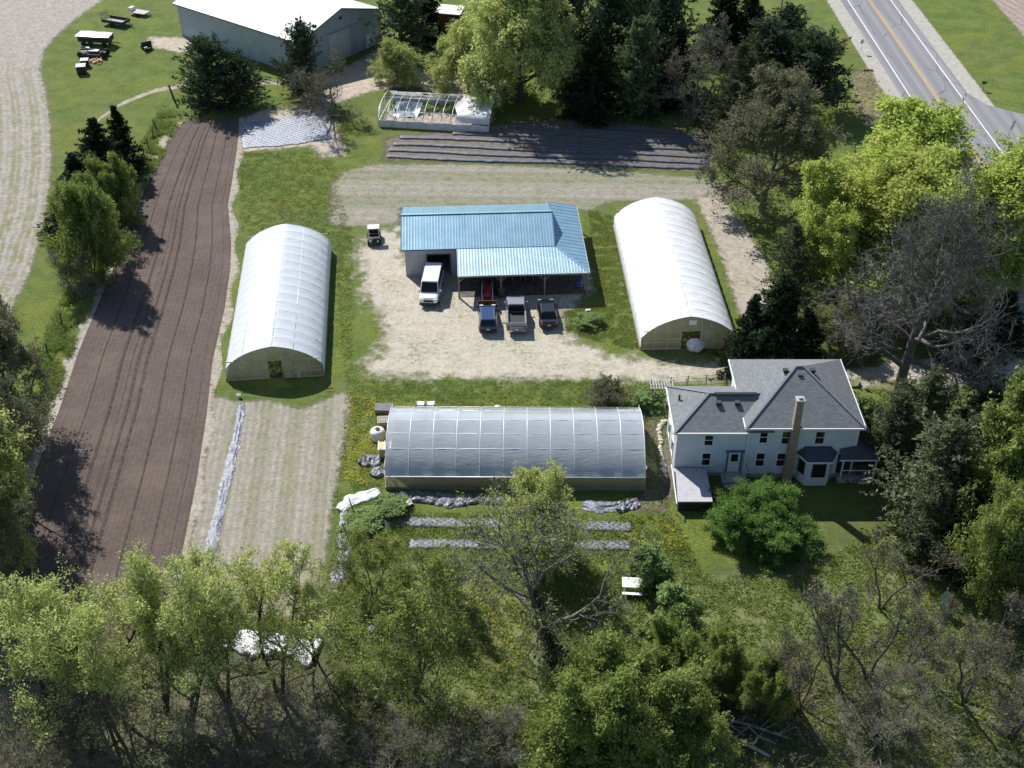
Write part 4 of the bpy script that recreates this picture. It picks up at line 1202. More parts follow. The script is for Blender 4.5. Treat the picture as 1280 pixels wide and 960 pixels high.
# ================================================================== farmhouse
M['sid'] = siding('white_siding', (.74, .79, .85))
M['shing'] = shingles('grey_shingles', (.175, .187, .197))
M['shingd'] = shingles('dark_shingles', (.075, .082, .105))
M['trimw'] = std('white_trim', (.80, .80, .80), .5, var=.05)
M['pane'] = std('window_pane', (.015, .02, .026), .08, var=.3, spec=.8)
M['blueg'] = std('blue_grey_trim', (.06, .13, .22), .5)
HX, HY = 13.6, 78.95
HS = thing('farmhouse', 'white two storey farmhouse with grey hip roofs and a tall chimney', 'house', (HX, HY, 0))
OFF = (-HX, -HY, 0)


def hb(b, name, mat, parent=None, label=None, **kw):
    o = b.build(name, mat, parent or HS, loc=OFF if parent is None else None, **kw)
    if label: o['label'] = label
    return o


def pbox(b, x0, x1, y0, y1, z0, z1): return b.bb(x0, x1, y0, y1, z0, z1)


wx0, wx1, wy0, wy1, wz = 13.72, 19.6, 79.0, 84.75, 4.95
mx0, mx1, my0, my1, mz = 19.55, 28.55, 78.85, 87.8, 5.6
b = MB(); pbox(b, wx0, wx1 - .06, wy0, wy1, .45, wz); hb(b, 'wing_wall', M['sid'])
b = MB(); pbox(b, mx0, mx1, my0, my1, .45, mz); hb(b, 'main_wall', M['sid'])
b = MB(); pbox(b, wx0 + .04, wx1 - .1, wy0 + .04, wy1 - .04, 0, .45); pbox(b, mx0 + .04, mx1 - .04, my0 + .04, my1 - .04, 0, .45); hb(b, 'foundation', M['concrete'])


def hip(name, x0, x1, y0, y1, z, rx0, rx1, rz, mat, right=True):
    ym = (y0 + y1) / 2
    a, b_, c, d = (x0, y0, z), (x1, y0, z), (x1, y1, z), (x0, y1, z)
    e, f_ = (rx0, ym, rz), (rx1, ym, rz)
    m_ = MB()
    m_.add([a, b_, c, d, e, f_], [(0, 1, 5, 4), (2, 3, 4, 5), (3, 0, 4)] + ([(1, 2, 5)] if right else []) + [(3, 2, 1, 0)])
    o = hb(m_, name, mat)
    return o


w_roof = hip('wing_roof', 13.35, 21.6, 78.62, 85.1, 5.02, 16.45, 21.6, 6.72, M['shing'], right=False)
m_roof = hip('main_roof', 19.15, 28.95, 78.42, 88.2, 5.68, 23.75, 24.35, 8.45, M['shing'])
b = MB()
for p0, p1 in (((13.33, 78.6, 4.95), (19.6, 78.6, 4.95)), ((13.33, 78.6, 4.95), (13.33, 85.12, 4.95)), ((19.13, 78.4, 5.6), (28.97, 78.4, 5.6)), ((28.97, 78.4, 5.6), (28.97, 88.22, 5.6)), ((19.13, 78.4, 5.6), (19.13, 88.22, 5.6))):
    b.beam(p0, p1, .1, .16)
hb(b, 'eave_trim', M['trimw'])
b = MB()
pbox(b, 13.36, 19.5, 78.65, 79.0, 4.90, 4.95); pbox(b, 19.16, 28.94, 78.45, 78.86, 5.54, 5.6); pbox(b, 28.55, 28.94, 78.87, 88.1, 5.54, 5.6); pbox(b, 13.36, 13.72, 79.01, 85.0, 4.9, 4.95)
hb(b, 'soffit', M['trimw'])
b = MB()
for p0, p1 in (((13.35, 78.62, 5.06), (16.45, 81.86, 6.76)), ((16.45, 81.86, 6.76), (20.6, 81.86, 6.76)), ((19.15, 78.42, 5.72), (23.75, 83.31, 8.49)), ((28.95, 78.42, 5.72), (24.35, 83.31, 8.49)), ((23.75, 83.31, 8.49), (24.35, 83.31, 8.49)), ((13.35, 85.1, 5.06), (16.45, 81.86, 6.76))):
    b.beam(p0, p1, .22, .03)
hb(b, 'ridge_cap', std('cap_shingle', (.175, .187, .197), .85, var=.2, vs=6))
for x, y in ((mx0 - .01, my0 - .01), (mx1 + .01, my0 - .01), (wx0 - .01, wy0 - .01)):
    b = MB(); b.bb(x - .06, x + .06, y - .06, y + .06, .45, (mz if x > 15 else wz) - .1); hb(b, 'corner_board', M['trimw'])


def window(px0, px1, py0, py1, Y, dark=None, sash=True):
    x0, z1 = PW(px0, py0, Y); x1, z0 = PW(px1, py1, Y)
    xa, _ = PW(px0, py1, Y); xb, _ = PW(px1, py0, Y)
    x0, x1 = (x0 + xa) / 2, (x1 + xb) / 2
    w, h, cx = x1 - x0, z1 - z0, (x0 + x1) / 2
    b = MB(); t_ = .09
    b.bb(x0 - t_, x1 + t_, Y - .06, Y, z1, z1 + t_ * 1.3); b.bb(x0 - t_ * 1.3, x1 + t_ * 1.3, Y - .10, Y, z0 - t_, z0)
    b.bb(x0 - t_, x0, Y - .06, Y, z0, z1); b.bb(x1, x1 + t_, Y - .06, Y, z0, z1)
    if sash: b.bb(x0, x1, Y - .045, Y, (z0 + z1) / 2 - .03, (z0 + z1) / 2 + .03)
    wo = hb(b, 'window', M['trimw'])
    g = MB(); g.bb(x0 + .002, x1 - .002, Y - .025, Y - .004, z0 + .002, z1 - .002)
    g.build('pane', M['pane'], wo)
    return wo


for q in ((881, 891, 544, 556), (877.5, 887.5, 566.5, 581), (950, 959, 539.5, 553), (945, 955, 566.5, 582), (977.5, 987, 539.5, 554), (971, 980.5, 566.5, 582), (1019.5, 1030, 539.5, 554)):
    window(*q, wy0 if q[0] < 940 else my0)
# windows in the sunny left end wall
for y0, z0, z1 in ((80.2, 3.2, 4.4), (82.9, 3.2, 4.4), (80.6, 1.0, 2.4), (83.0, 1.0, 2.4)):
    b = MB(); b.bb(wx0 - .06, wx0, y0 - .08, y0, z0, z1); b.bb(wx0 - .06, wx0, y0 + .8, y0 + .88, z0, z1); b.bb(wx0 - .08, wx0, y0 - .08, y0 + .88, z1, z1 + .1); b.bb(wx0 - .09, wx0, y0 - .1, y0 + .9, z0 - .09, z0)
    wo = hb(b, 'window', M['trimw']); g = MB(); g.bb(wx0 - .03, wx0 - .004, y0 + .002, y0 + .798, z0 + .002, z1 - .002); g.build('pane', M['pane'], wo)
# back door with blue grey casing
x0, z1 = PW(911, 567, wy0); x1, z0 = PW(926, 588, wy0)
x0 += .0; z0 = .62; z1 = 2.72; x1 = x0 + 1.02
b = MB(); b.bb(x0, x1, wy0 - .05, wy0 - .003, z0, z1); dr = hb(b, 'door', M['trimw'])
b = MB(); b.bb(x0 + .22, x1 - .22, wy0 - .07, wy0 - .051, z1 - 1.0, z1 - .22); b.build('pane', M['pane'], dr)
b = MB(); b.bb(x0 - .14, x0 - .002, wy0 - .08, wy0, z0, z1); b.bb(x1 + .002, x1 + .14, wy0 - .08, wy0, z0, z1); b.bb(x0 - .26, x1 + .26, wy0 - .12, wy0, z1 + .002, z1 + .17); b.build('casing', M['blueg'], dr)
b = MB(); b.tube([(x1 - .1, wy0 - .05, z0 + .95), (x1 - .1, wy0 - .13, z0 + .95)], .03, 6); b.build('handle', M['chrome'], dr)
b = MB(); b.bb(x0 - .5, x1 + .6, wy0 - 1.3, wy0 - .09, 0, .5); b.bb(x0 - .4, x1 + .5, wy0 - 1.7, wy0 - 1.31, 0, .25); hb(b, 'stoop', M['concrete'])
b = MB()
for x in (x0 - .45, x1 + .55):
    b.tube([(x, wy0 - 1.6, .2), (x, wy0 - 1.6, 1.2), (x, wy0 - .1, 1.5)], .025, 5)
hb(b, 'handrail', M['dark'])
# tall chimney on the front wall
b = MB()
cx = 23.25
b.bb(cx - .42, cx + .32, my0 - .62, my0 - .002, 0, 2.6)
b.box((cx - .04, my0 - .33, 4.15), (.64, .62, 3.1)); b.bb(cx - .32, cx + .25, my0 - .58, my0 + .0, 5.55, 8.5)
ch = hb(b, 'chimney', M['brick'])
b = MB(); b.bb(cx - .39, cx + .32, my0 - .65, my0 + .07, 8.45, 8.62); b.bb(cx - .18, cx + .11, my0 - .44, my0 - .16, 8.62, 8.78); b.build('chimney_cap', M['concrete'], ch)
# roof vents and stack pipe


def on_roof(px, py, fz):
    z = 6.0
    for _ in range(12):
        q = P(px, py, z); z = fz(q)
    return P(px, py, z)


for px, py in ((898, 504.5), (921.5, 504.5)):
    q = on_roof(px, py, lambda v: 5.02 + (v.y - 78.62) * 1.7 / 3.24)
    b = MB(); b.box((q.x, q.y, q.z + .08), (.42, .42, .26)); hb(b, 'roof_vent', M['dark'])
for px, py in ((982, 464), (1000, 470), (1016, 464)):
    q = on_roof(px, py, lambda v: 5.68 + (v.y - 78.42) * 2.77 / 4.89)
    b = MB(); b.box((q.x, q.y, q.z + .08), (.4, .4, .26)); hb(b, 'roof_vent', M['dark'])
q = on_roof(849, 500, lambda v: 5.02 + (v.x - 13.35) * 1.7 / 3.1)
b = MB(); b.tube([(q.x, q.y, q.z - .1), (q.x, q.y, q.z + .55)], .08, 8); hb(b, 'stack_pipe', M['dark'])
q0 = on_roof(893, 491.8, lambda v: 6.74); q1 = on_roof(946, 492.2, lambda v: 6.74)
b = MB(); b.beam((q0.x, 81.7, 6.78), (q1.x, 81.7, 6.78), .3, .07); hb(b, 'ridge_vent', M['black'])
# bay window
by = my0 - 1.15
bp = [(23.9, my0 - .002), (24.55, by), (26.35, by), (27.0, my0 - .002)]
b = MB(); b.prism([(x, y) for x, y in bp], .1, 2.75); bay = hb(b, 'bay', M['sid'])
b = MB()
e = [(23.65, my0 - .002, 2.75), (24.4, by - .22, 2.75), (26.5, by - .22, 2.75), (27.25, my0 - .002, 2.75)]
t_ = [(24.4, my0 - .002, 3.45), (26.5, my0 - .002, 3.45)]
b.add(e + t_, [(0, 1, 4), (1, 2, 5, 4), (2, 3, 5), (3, 2, 1, 0)])
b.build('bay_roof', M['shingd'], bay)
b = MB(); b.beam(e[0], e[1], .06, .12); b.beam(e[1], e[2], .06, .12); b.beam(e[2], e[3], .06, .12); b.build('bay_trim', M['trimw'], bay)
b = MB(); b.bb(24.95, 26.1, by - .05, by - .003, 1.05, 2.45); b.build('pane', M['pane'], bay)
b = MB()
for s in ((24.0, 24.45), ):
    p0 = (24.02, my0 - .25); p1 = (24.42, by + .25)
    n_ = Vector((p0[1] - p1[1], -(p0[0] - p1[0]), 0)).normalized() * -.03
    b.add([(p0[0] + n_.x, p0[1] + n_.y, 1.05), (p1[0] + n_.x, p1[1] + n_.y, 1.05), (p1[0] + n_.x, p1[1] + n_.y, 2.45), (p0[0] + n_.x, p0[1] + n_.y, 2.45)], [(0, 1, 2, 3)])
b.build('pane', M['pane'], bay)
# side porch on the right
b = MB()
b.slab([(27.3, 78.05, 2.62), (30.5, 78.05, 2.62), (28.6, 78.8, 3.55), (27.3, 78.8, 3.2)], .06)
b.slab([(30.5, 78.05, 2.62), (30.5, 86.5, 2.62), (28.57, 86.5, 3.55), (28.6, 78.8, 3.55)], .06)
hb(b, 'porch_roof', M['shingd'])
b = MB()
b.beam((27.2, 78.03, 2.56), (30.52, 78.03, 2.56), .05, .12); b.beam((30.52, 78.03, 2.56), (30.52, 86.5, 2.56), .05, .12)
for x, y in ((30.35, 78.2), (27.6, 78.2), (30.35, 82.0), (30.35, 86.3)): b.bb(x - .06, x + .06, y - .06, y + .06, .5, 2.5)
b.beam((27.6, 78.2, 1.35), (30.35, 78.2, 1.35), .05, .08); b.beam((30.35, 78.2, 1.35), (30.35, 86.3, 1.35), .05, .08)
hb(b, 'porch_trim', M['trimw'])
b = MB(); b.bb(27.3, 30.45, 78.1, my0 - .01, .35, .5); b.bb(mx1 + .01, 30.45, my0 - .01, 86.4, .35, .5); b.bb(27.4, 30.4, 78.15, 78.2, 0, .34); hb(b, 'porch_floor', M['deck'])
b = MB(); b.bb(26.95 + .35, mx1 - .1, my0 - .035, my0 - .006, .55, 2.55); hb(b, 'recess_shade_panel', M['dark'])  # dark panel on the wall stands in for the shaded porch recess

# grey platform deck in front of the wing
DK = thing('deck', 'pale grey raised deck platform against the near corner of the white farmhouse', 'deck', (13.6, 74.6, 0))
b = MB(); b.bb(-.1, 2.75, 0, 4.2, .98, 1.1)
for i in range(1, 14): b.bb(-.1, 2.75, i * .3 - .006, i * .3 + .006, 1.1, 1.104)
b.build('deck_floor', M['deck'], DK)
b = MB(); b.bb(-.02, 2.68, .06, .12, .02, .97); b.bb(2.6, 2.66, .13, 4.1, .02, .97); b.bb(0, .06, .13, 4.1, .02, .97); b.build('skirting', M['dark'], DK)
b = MB()
b.tube([(-.2, -.3, .05), (-.2, -.3, 1.15), (-.2, 4.1, 1.55)], .055, 6); b.build('handrail', M['trimw'], DK)

# ================================================================== vehicles
def ring(y, hw, z0, z1, tuck=.9, top=.93):
    h = z1 - z0
    return [(-hw * tuck, y, z0), (-hw, y, z0 + h * .28), (-hw, y, z0 + h * .72), (-hw * top, y, z1 - h * .03), (-hw * top * .8, y, z1),
            (hw * top * .8, y, z1), (hw * top, y, z1 - h * .03), (hw, y, z0 + h * .72), (hw, y, z0 + h * .28), (hw * tuck, y, z0)]


def vehicle(name, label, cat, loc, rz, col, W, st, cab, roofmat=None, wheels=(1.35, -1.35), wr=.34, tail=None, bed=None, group=None, grille=True, glass='glassd', rails=False):
    """st: body stations (y, z0, z1, width factor); cab: (y0 back base, y1 back top, y2 front top, y3 front base, z belt, z roof, wr)"""
    root = thing(name, label, cat, loc, rz, group)
    hw = W / 2
    pm = paint(name + '_paint', col)
    b = MB(); b.loft([ring(y, hw * f, z0, z1) for y, z0, z1, f in st])
    b.build('body', pm, root, smooth=False, bevel=.035)
    y0, y1, y2, y3, zb, zr, rw = cab
    bw = hw * .93; tw = hw * rw
    base = [(-bw, y0, zb), (bw, y0, zb), (bw, y3, zb), (-bw, y3, zb)]
    top = [(-tw, y1, zr), (tw, y1, zr), (tw, y2, zr), (-tw, y2, zr)]
    # front, rear and side glazing, each its own pane inside the pillars
    def pane(q, nm, g=.9):
        c = sum((Vector(x) for x in q), Vector()) / 4
        n = (Vector(q[1]) - Vector(q[0])).cross(Vector(q[2]) - Vector(q[0])).normalized()
        m_ = MB(); m_.add([c + (Vector(x) - c) * g + n * .012 for x in q], [(0, 1, 2, 3)])
        m_.build(nm, M[glass], root)
    b = MB(); b.add(base + top, [(0, 1, 5, 4), (1, 2, 6, 5), (2, 3, 7, 6), (3, 0, 4, 7), (4, 5, 6, 7)])
    b.build('cabin', pm, root, bevel=.05)
    pane([base[2], base[3], top[3], top[2]], 'windscreen', .9)
    pane([base[0], base[1], top[1], top[0]], 'rear_window', .86)
    pane([base[1], base[2], top[2], top[1]], 'side_window', .86)
    pane([base[3], base[0], top[0], top[3]], 'side_window', .86)
    b = MB(); b.slab([(-tw * .97, y1 + .03, zr + .035), (tw * .97, y1 + .03, zr + .035), (tw * .97, y2 - .03, zr + .035), (-tw * .97, y2 - .03, zr + .035)], .05)
    b.build('roof', roofmat or pm, root, bevel=.025)
    if rails:
        b = MB()
        for s in (-1, 1): b.tube([(s * tw * .86, y1 + .12, zr + .08), (s * tw * .86, y2 - .15, zr + .08)], .03, 6)
        b.build('roof_rail', M['chrome'], root)
    for y in wheels:
        for s in (-1, 1):
            b = MB(); b.lathe([(wr * .62, -.11), (wr * .93, -.11), (wr, -.06), (wr, .06), (wr * .93, .11), (wr * .62, .11)], 20, (s * (hw - .10), y, wr), 'x')
            w_ = b.build('wheel', M['rubber'], root)
            b = MB(); b.lathe([(.05, 0), (wr * .6, 0), (wr * .6, .02), (.05, .05)], 12, (s * (hw + .005) - (0 if s > 0 else .05), y, wr), 'x'); b.build('rim', M['rim'], w_)
            b = MB(); b.lathe([(wr * 1.12, -.13), (wr * 1.12, .115)], 20, (s * (hw - .115), y, wr * 1.05), 'x'); b.build('wheel_arch', M['black'], root)
    yf, yr = st[-1][0], st[0][0]
    zf = st[-2][2]; zrr = st[1][2]
    for s in (-1, 1):
        b = MB(); b.box((s * hw * .68, yf - .04, zf * .86), (hw * .42, .16, .16)); b.build('headlight', M['lamp'], root)
        b = MB(); b.box((s * hw * .82, yr + .03, zrr * .82), (hw * .22, .12, .26)); b.build('tail_light', M['redlens'], root)
        b = MB(); b.box((s * (hw + .12), y3 - .35, zb + .1), (.2, .12, .16)); b.build('mirror', pm, root)
    b = MB(); b.box((0, yf + .03, .42), (W * .92, .14, .22)); b.build('bumper', M['black'], root, bevel=.03)
    b = MB(); b.box((0, yr - .03, .48), (W * .92, .14, .22)); b.build('bumper', M['black'] if tail is None else M['chrome'], root, bevel=.03)
    if grille: b = MB(); b.box((0, yf + .005, zf * .72), (W * .5, .06, .24)); b.build('grille', M['black'], root)
    b = MB(); b.box((0, yr - .035, zrr * .62), (.34, .05, .16)); b.build('number_plate', M['white'], root)
    if bed:
        by0, by1, bz = bed
        b = MB(); b.bb(-hw * .80, hw * .80, by0, by1, bz, bz + .012); b.build('bed_liner', M['black'], root)
        b = MB()
        b.bb(-hw * .97, -hw * .82, by0, by1, bz, bz + .36); b.bb(hw * .82, hw * .97, by0, by1, bz, bz + .36); b.bb(-hw * .97, hw * .97, by0 - .08, by0, bz, bz + .36)
        b.build('bed_side', pm, root, bevel=.02)
    return root


# white van, nose towards the camera
van_c = P(537, 384); vb = P(540, 350)
VH = vehicle('van', 'white passenger van backed up to the open door of the blue roofed barn', 'van', (-8.35, 108.2, 0), R(180 - 3.5), (.80, .80, .79), 2.02,
             [(-2.8, .45, 1.35, .94), (-2.68, .35, 1.42, 1), (1.75, .35, 1.30, 1), (2.0, .38, 1.22, .99), (2.62, .40, 1.05, .94), (2.78, .5, .92, .86)],
             (-2.76, -2.66, 1.12, 1.98, 1.28, 2.10, .86), wheels=(1.85, -1.65), wr=.37)
# cars nosed in under the porch edge
c1 = P(607, 410); c2 = P(645.5, 402); c3 = P(688, 402)
vehicle('hatchback', 'deep blue hatchback with silver roof rails parked nose in beside the silver pickup', 'car', (-2.42, 102.6, 0), R(2.0), (.012, .05, .13), 1.82,
        [(-2.15, .45, .85, .9), (-2.05, .3, .98, .98), (-.9, .26, 1.0, 1), (.85, .26, .98, 1), (1.85, .28, .84, .97), (2.1, .35, .7, .88)],
        (-2.08, -1.82, .5, 1.15, .96, 1.54, .80), wheels=(1.3, -1.3), wr=.33, rails=True, group='cars parked at the barn')
vehicle('pickup_truck', 'silver grey pickup truck with an open black bed, parked between two cars', 'pickup', (.42, 103.3, 0), R(1.2), (.27, .27, .295), 2.0,
        [(-2.85, .5, .95, .96), (-2.75, .42, 1.0, 1), (.75, .40, 1.02, 1), (1.0, .40, 1.12, 1), (2.45, .42, 1.06, .97), (2.7, .5, .95, .9)],
        (-.35, -.22, .95, 1.62, 1.08, 1.86, .84), wheels=(1.8, -1.65), wr=.4, bed=(-2.72, -.42, 1.03), tail=1, group='cars parked at the barn')
vehicle('sedan', 'black car parked nose in nearest the green flower bed', 'car', (3.55, 103.5, 0), R(3.5), (.008, .009, .012), 1.82,
        [(-2.3, .45, .82, .9), (-2.2, .3, .95, .98), (-1.0, .26, .97, 1), (.85, .26, .96, 1), (2.0, .28, .82, .97), (2.3, .35, .68, .88)],
        (-1.75, -1.15, .45, 1.2, .94, 1.45, .76), wheels=(1.4, -1.35), wr=.33, group='cars parked at the barn')

# red loader tractor in the porch shade
TRC = thing('tractor', 'red loader tractor with its bucket lowered under the barn porch', 'tractor', (-2.55, 107.5, 0), R(181))
b = MB(); b.loft([[(-.36, y, .75), (-.36, y, z), (-.26, y, z + .1), (.26, y, z + .1), (.36, y, z), (.36, y, .75)] for y, z in ((-.3, 1.3), (.6, 1.28), (1.5, 1.2), (1.62, 1.05))]); b.build('hood', M['red'], TRC)
b = MB(); b.bb(-.28, .28, -1.2, 1.5, .5, .78); b.build('chassis', M['dark'], TRC)
b = MB(); b.bb(-.26, .26, -1.05, -.6, 1.0, 1.1); b.bb(-.26, .26, -1.2, -1.05, 1.05, 1.55); b.build('seat', M['black'], TRC, bevel=.03)
b = MB(); b.tube([(.17 * math.cos(q), -.35 + .05 * math.sin(q), 1.5 + .17 * math.sin(q)) for q in [i * math.pi / 6 for i in range(13)]], .02, 5); b.beam((0, -.33, 1.5), (0, -.1, 1.1), .04, .04); b.build('steering_wheel', M['black'], TRC)
for y, r_, w_, x in ((-.85, .62, .32, .78), (1.2, .4, .22, .62)):
    for s in (-1, 1):
        b = MB(); b.lathe([(r_ * .5, -w_ / 2), (r_ * .95, -w_ / 2), (r_, -w_ / 3), (r_, w_ / 3), (r_ * .95, w_ / 2), (r_ * .5, w_ / 2)], 20, (s * x, y, r_), 'x'); o = b.build('wheel', M['rubber'], TRC)
        b = MB(); b.lathe([(.05, -.04), (r_ * .55, -.04), (r_ * .55, .04), (.05, .04)], 12, (s * x + s * w_ * .3, y, r_), 'x'); b.build('rim', M['red'], o)
for s in (-1, 1):
    b = MB(); b.beam((s * .55, -.3, 1.55), (s * .55, 1.3, 1.35), .1, .16); b.beam((s * .55, 1.3, 1.35), (s * .55, 2.25, .4), .1, .14); b.beam((s * .5, -.3, .7), (s * .55, -.3, 1.6), .12, .14); b.build('loader_arm', M['galv'], TRC)
b = MB(); b.loft([[(x, 2.2, .95), (x, 2.2, .12), (x, 2.95, .05), (x, 2.95, .1), (x, 2.3, .2), (x, 2.26, .95)] for x in (-.98, .98)]); b.bb(-1.0, -.96, 2.2, 2.9, .06, .8); b.bb(.96, 1.0, 2.2, 2.9, .06, .8); b.build('bucket', M['rust'], TRC)

# utility cart by the corner of the barn
uc = P(468, 301)
UC = thing('utility_cart', 'small black off road utility cart with a pale canopy beside the barn', 'utility vehicle', (uc.x, uc.y, 0), R(186))
b = MB(); b.loft([[(-.6, y, .35), (-.62, y, z), (.62, y, z), (.6, y, .35)] for y, z in ((-1.3, .8), (-.2, .82), (.6, .62), (1.25, .75), (1.4, .6))]); b.build('body', M['black'], UC, bevel=.04)
b = MB(); b.bb(-.62, .62, -1.4, -.35, .82, 1.12); b.bb(-.55, .55, -1.33, -.42, 1.12, 1.125); b.build('cargo_box', M['dark'], UC)
b = MB(); b.bb(-.55, .55, -.3, .1, .8, .95); b.bb(-.55, .55, -.36, -.26, .9, 1.3); b.build('seat', M['black'], UC, bevel=.03)
b = MB()
for s in (-1, 1): b.tube([(s * .6, .75, .8), (s * .55, .45, 1.75), (s * .55, -.35, 1.78), (s * .6, -.4, .85)], .035, 6)
b.tube([(-.55, .45, 1.75), (.55, .45, 1.75)], .03, 6); b.build('roll_cage', M['white'], UC)
b = MB(); b.slab([(-.66, -.5, 1.82), (.66, -.5, 1.82), (.66, .5, 1.80), (-.66, .5, 1.80)], .05); b.build('canopy', std('cream_canopy', (.56, .54, .46), .6), UC, bevel=.02)
for y in (-.85, .9):
    for s in (-1, 1):
        b = MB(); b.lathe([(.15, -.13), (.28, -.13), (.32, -.07), (.32, .07), (.28, .13), (.15, .13)], 16, (s * .62, y, .32), 'x'); o = b.build('wheel', M['rubber'], UC)
        b = MB(); b.lathe([(.03, 0), (.15, 0), (.15, .03), (.03, .03)], 10, (s * .62 + s * .1, y, .32), 'x'); b.build('rim', M['rim'], o)
for s in (-1, 1):
    b = MB(); b.lathe([(.02, 0), (.09, 0), (.09, .06), (.02, .06)], 10, (0, 0, 0), 'z'); o = b.build('headlight', M['lamp'], UC); o.location = (s * .4, 1.38, .72); o.rotation_euler = (R(-90), 0, 0)

# ================================================================== sheets of plastic, beds and loose things
def woven(name, a, b, rough=.35, spec=.6, stripe=0.0, metal=0.0):
    m, t, p = newmat(name)
    o = t.obj()
    n = t.noise(o, 3.2, 6, .75, 1.2)
    c = t.mix(t.rng(n, .35, .66), a, b)
    if stripe:
        s = t.node('ShaderNodeSeparateXYZ'); t.put(s.inputs[0], o)
        w = t.math('MULTIPLY', t.math('SINE', t.math('MULTIPLY', s.outputs[0], 2 * math.pi / stripe)), t.math('SINE', t.math('MULTIPLY', s.outputs[1], 2 * math.pi / (stripe * .8))))
        w = t.math('ADD', w, t.math('MULTIPLY', t.math('SUBTRACT', t.noise(o, 7, 3, .7), .5), 2.5))
        c = t.mix(t.rng(w, .1, .7), c, tuple(q * .35 for q in a))
    t.put(p.inputs['Base Color'], c)
    p.inputs['Roughness'].default_value = rough; p.inputs['Specular IOR Level'].default_value = spec; p.inputs['Metallic'].default_value = metal
    t.put(p.inputs['Normal'], t.bump(t.noise(o, 6, 5, .75, .5), .6, .06))
    return m


M['mulch'] = woven('mulch_film', (.05, .052, .066), (.13, .135, .16), .55, .5)
M['silver'] = woven('silver_cloth', (.20, .225, .265), (.40, .44, .50), .5, .5, .9)
M['fabric'] = woven('slotted_fabric', (.13, .138, .17), (.27, .29, .34), .5, .5, .62)
M['sheetw'] = woven('white_plastic', (.42, .43, .46), (.80, .80, .81), .35, .6)
M['sheetg'] = woven('grey_plastic', (.03, .03, .04), (.28, .28, .32), .4, .5)
M['sheets'] = woven('silver_plastic', (.045, .048, .07), (.34, .355, .42), .45, .4)


def ribbon(name, label, cat, pts, w, mat, relief=.12, group=None, seed=0, ragged=.2, du=.16, lift=.02, thick=.012, base=0.0, folds=False):
    """a crumpled length of sheet laid along a line of survey points, edges ragged"""
    pl = [tuple(q) for q in pts]
    L = sum(math.hypot(b[0] - a[0], b[1] - a[1]) for a, b in zip(pl, pl[1:]))
    n = max(4, int(L / du)); c = resample(pl, n)
    tan = np.gradient(c, axis=0); tan /= np.linalg.norm(tan, axis=1)[:, None] + 1e-9
    nor = np.column_stack([-tan[:, 1], tan[:, 0]])
    k = max(4, int((w if not isinstance(w, (list, tuple)) else max(w)) / du) + 1)
    ws = np.interp(np.linspace(0, 1, n), np.linspace(0, 1, len(w)), w) if isinstance(w, (list, tuple)) else np.full(n, w)
    mid = c.mean(0)
    vs = []
    for i in range(n):
        for j in range(k + 1):
            u = j / k - .5
            e = mnoise.noise((i * .35 * du * 3, seed, math.copysign(2.0, u))) * ragged * ws[i] * abs(u) * 2
            p_ = c[i] + nor[i] * (ws[i] * u + math.copysign(e, u))
            z = lift + relief * (abs(mnoise.noise((p_[0] * 1.1, p_[1] * 1.1, seed))) * .7 + .8 * (.6 - abs(mnoise.noise((p_[0] * 2.6, p_[1] * 2.6, seed + 4)))) * .6 + .35 * abs(mnoise.noise((p_[0] * 6, p_[1] * 6, seed + 8)))) * (1 if 0 < j < k else .25)
            if folds: z = lift + relief * (.55 * abs(mnoise.noise((i * du * .35, u * ws[i] * 4.5, seed))) * 2 + .5 * abs(mnoise.noise((i * du * .5, u * ws[i] * 11, seed + 3)))) * (1 - (2 * abs(u)) ** 3 * .8)
            z += base * max(0, 1 - (2 * abs(u)) ** 4)
            vs.append((p_[0] - mid[0], p_[1] - mid[1], z))
    fs = [(i * (k + 1) + j, i * (k + 1) + j + 1, (i + 1) * (k + 1) + j + 1, (i + 1) * (k + 1) + j) for i in range(n - 1) for j in range(k)]
    m_ = MB(); m_.add(vs, fs)
    o = m_.build(name, mat, loc=(mid[0], mid[1], 0), smooth=mat in (M['sheetw'], M['silver'], M['fabric'], M['mulch']))
    s = o.modifiers.new('thickness', 'SOLIDIFY'); s.thickness = thick; s.offset = -1
    return tag(o, label, cat, group)


# black plastic mulch rows in the plot under the pines
mr = [((640, 157), (884, 172), 'black mulch row closest to the pines, partly in their shade'),
      ((566, 166), (886, 180), 'black mulch row one down from the pine shade'),
      ((500, 171), (886, 188), 'dark mulch row starting just below the torn hoop house'),
      ((492, 180), (886, 196), 'dark mulch row midway between hoop house and pale fallow field'),
      ((486, 188), (886, 203), 'dark mulch row one up from the grassy edge of the fallow field'),
      ((484, 196), (884, 210), 'dark mulch row bordering the green strip above the fallow field')]
for i, (a, b_, lb) in enumerate(mr):
    pts = [tuple(P(a[0] + (b_[0] - a[0]) * q / 8, a[1] + (b_[1] - a[1]) * q / 8 + .8 * math.sin(q * 1.3 + i))[:2]) for q in range(9)]
    ribbon('mulch_row', lb, 'mulch row', pts, 1.05, M['mulch'], .09, 'black mulch rows under the pines', i * 3.3, .25, .33, .03, base=.12)
# silver cloth patch
q = PP([(301, 170), (352, 165), (408, 158)])
ribbon('ground_cover_cloth', 'silver grey woven cover spread over a plot near the bare brown tree', 'ground cover', q, [7.6, 8.4, 8.0], M['silver'], .10, None, 5, .10, .4)
# two slotted fabric strips in front of the clear greenhouse
ribbon('weed_fabric_strip', 'slotted grey fabric strip nearer the clear greenhouse', 'fabric strip', PP([(481, 652), (620, 655), (789, 659)]), 1.15, M['fabric'], .05, 'fabric strips on the lawn', 2, .06, .25, .02, base=.05)
ribbon('weed_fabric_strip', 'slotted grey fabric strip farther from the clear greenhouse', 'fabric strip', PP([(512, 680), (640, 681), (790, 682)]), 1.15, M['fabric'], .05, 'fabric strips on the lawn', 7, .06, .25, .02, base=.05)
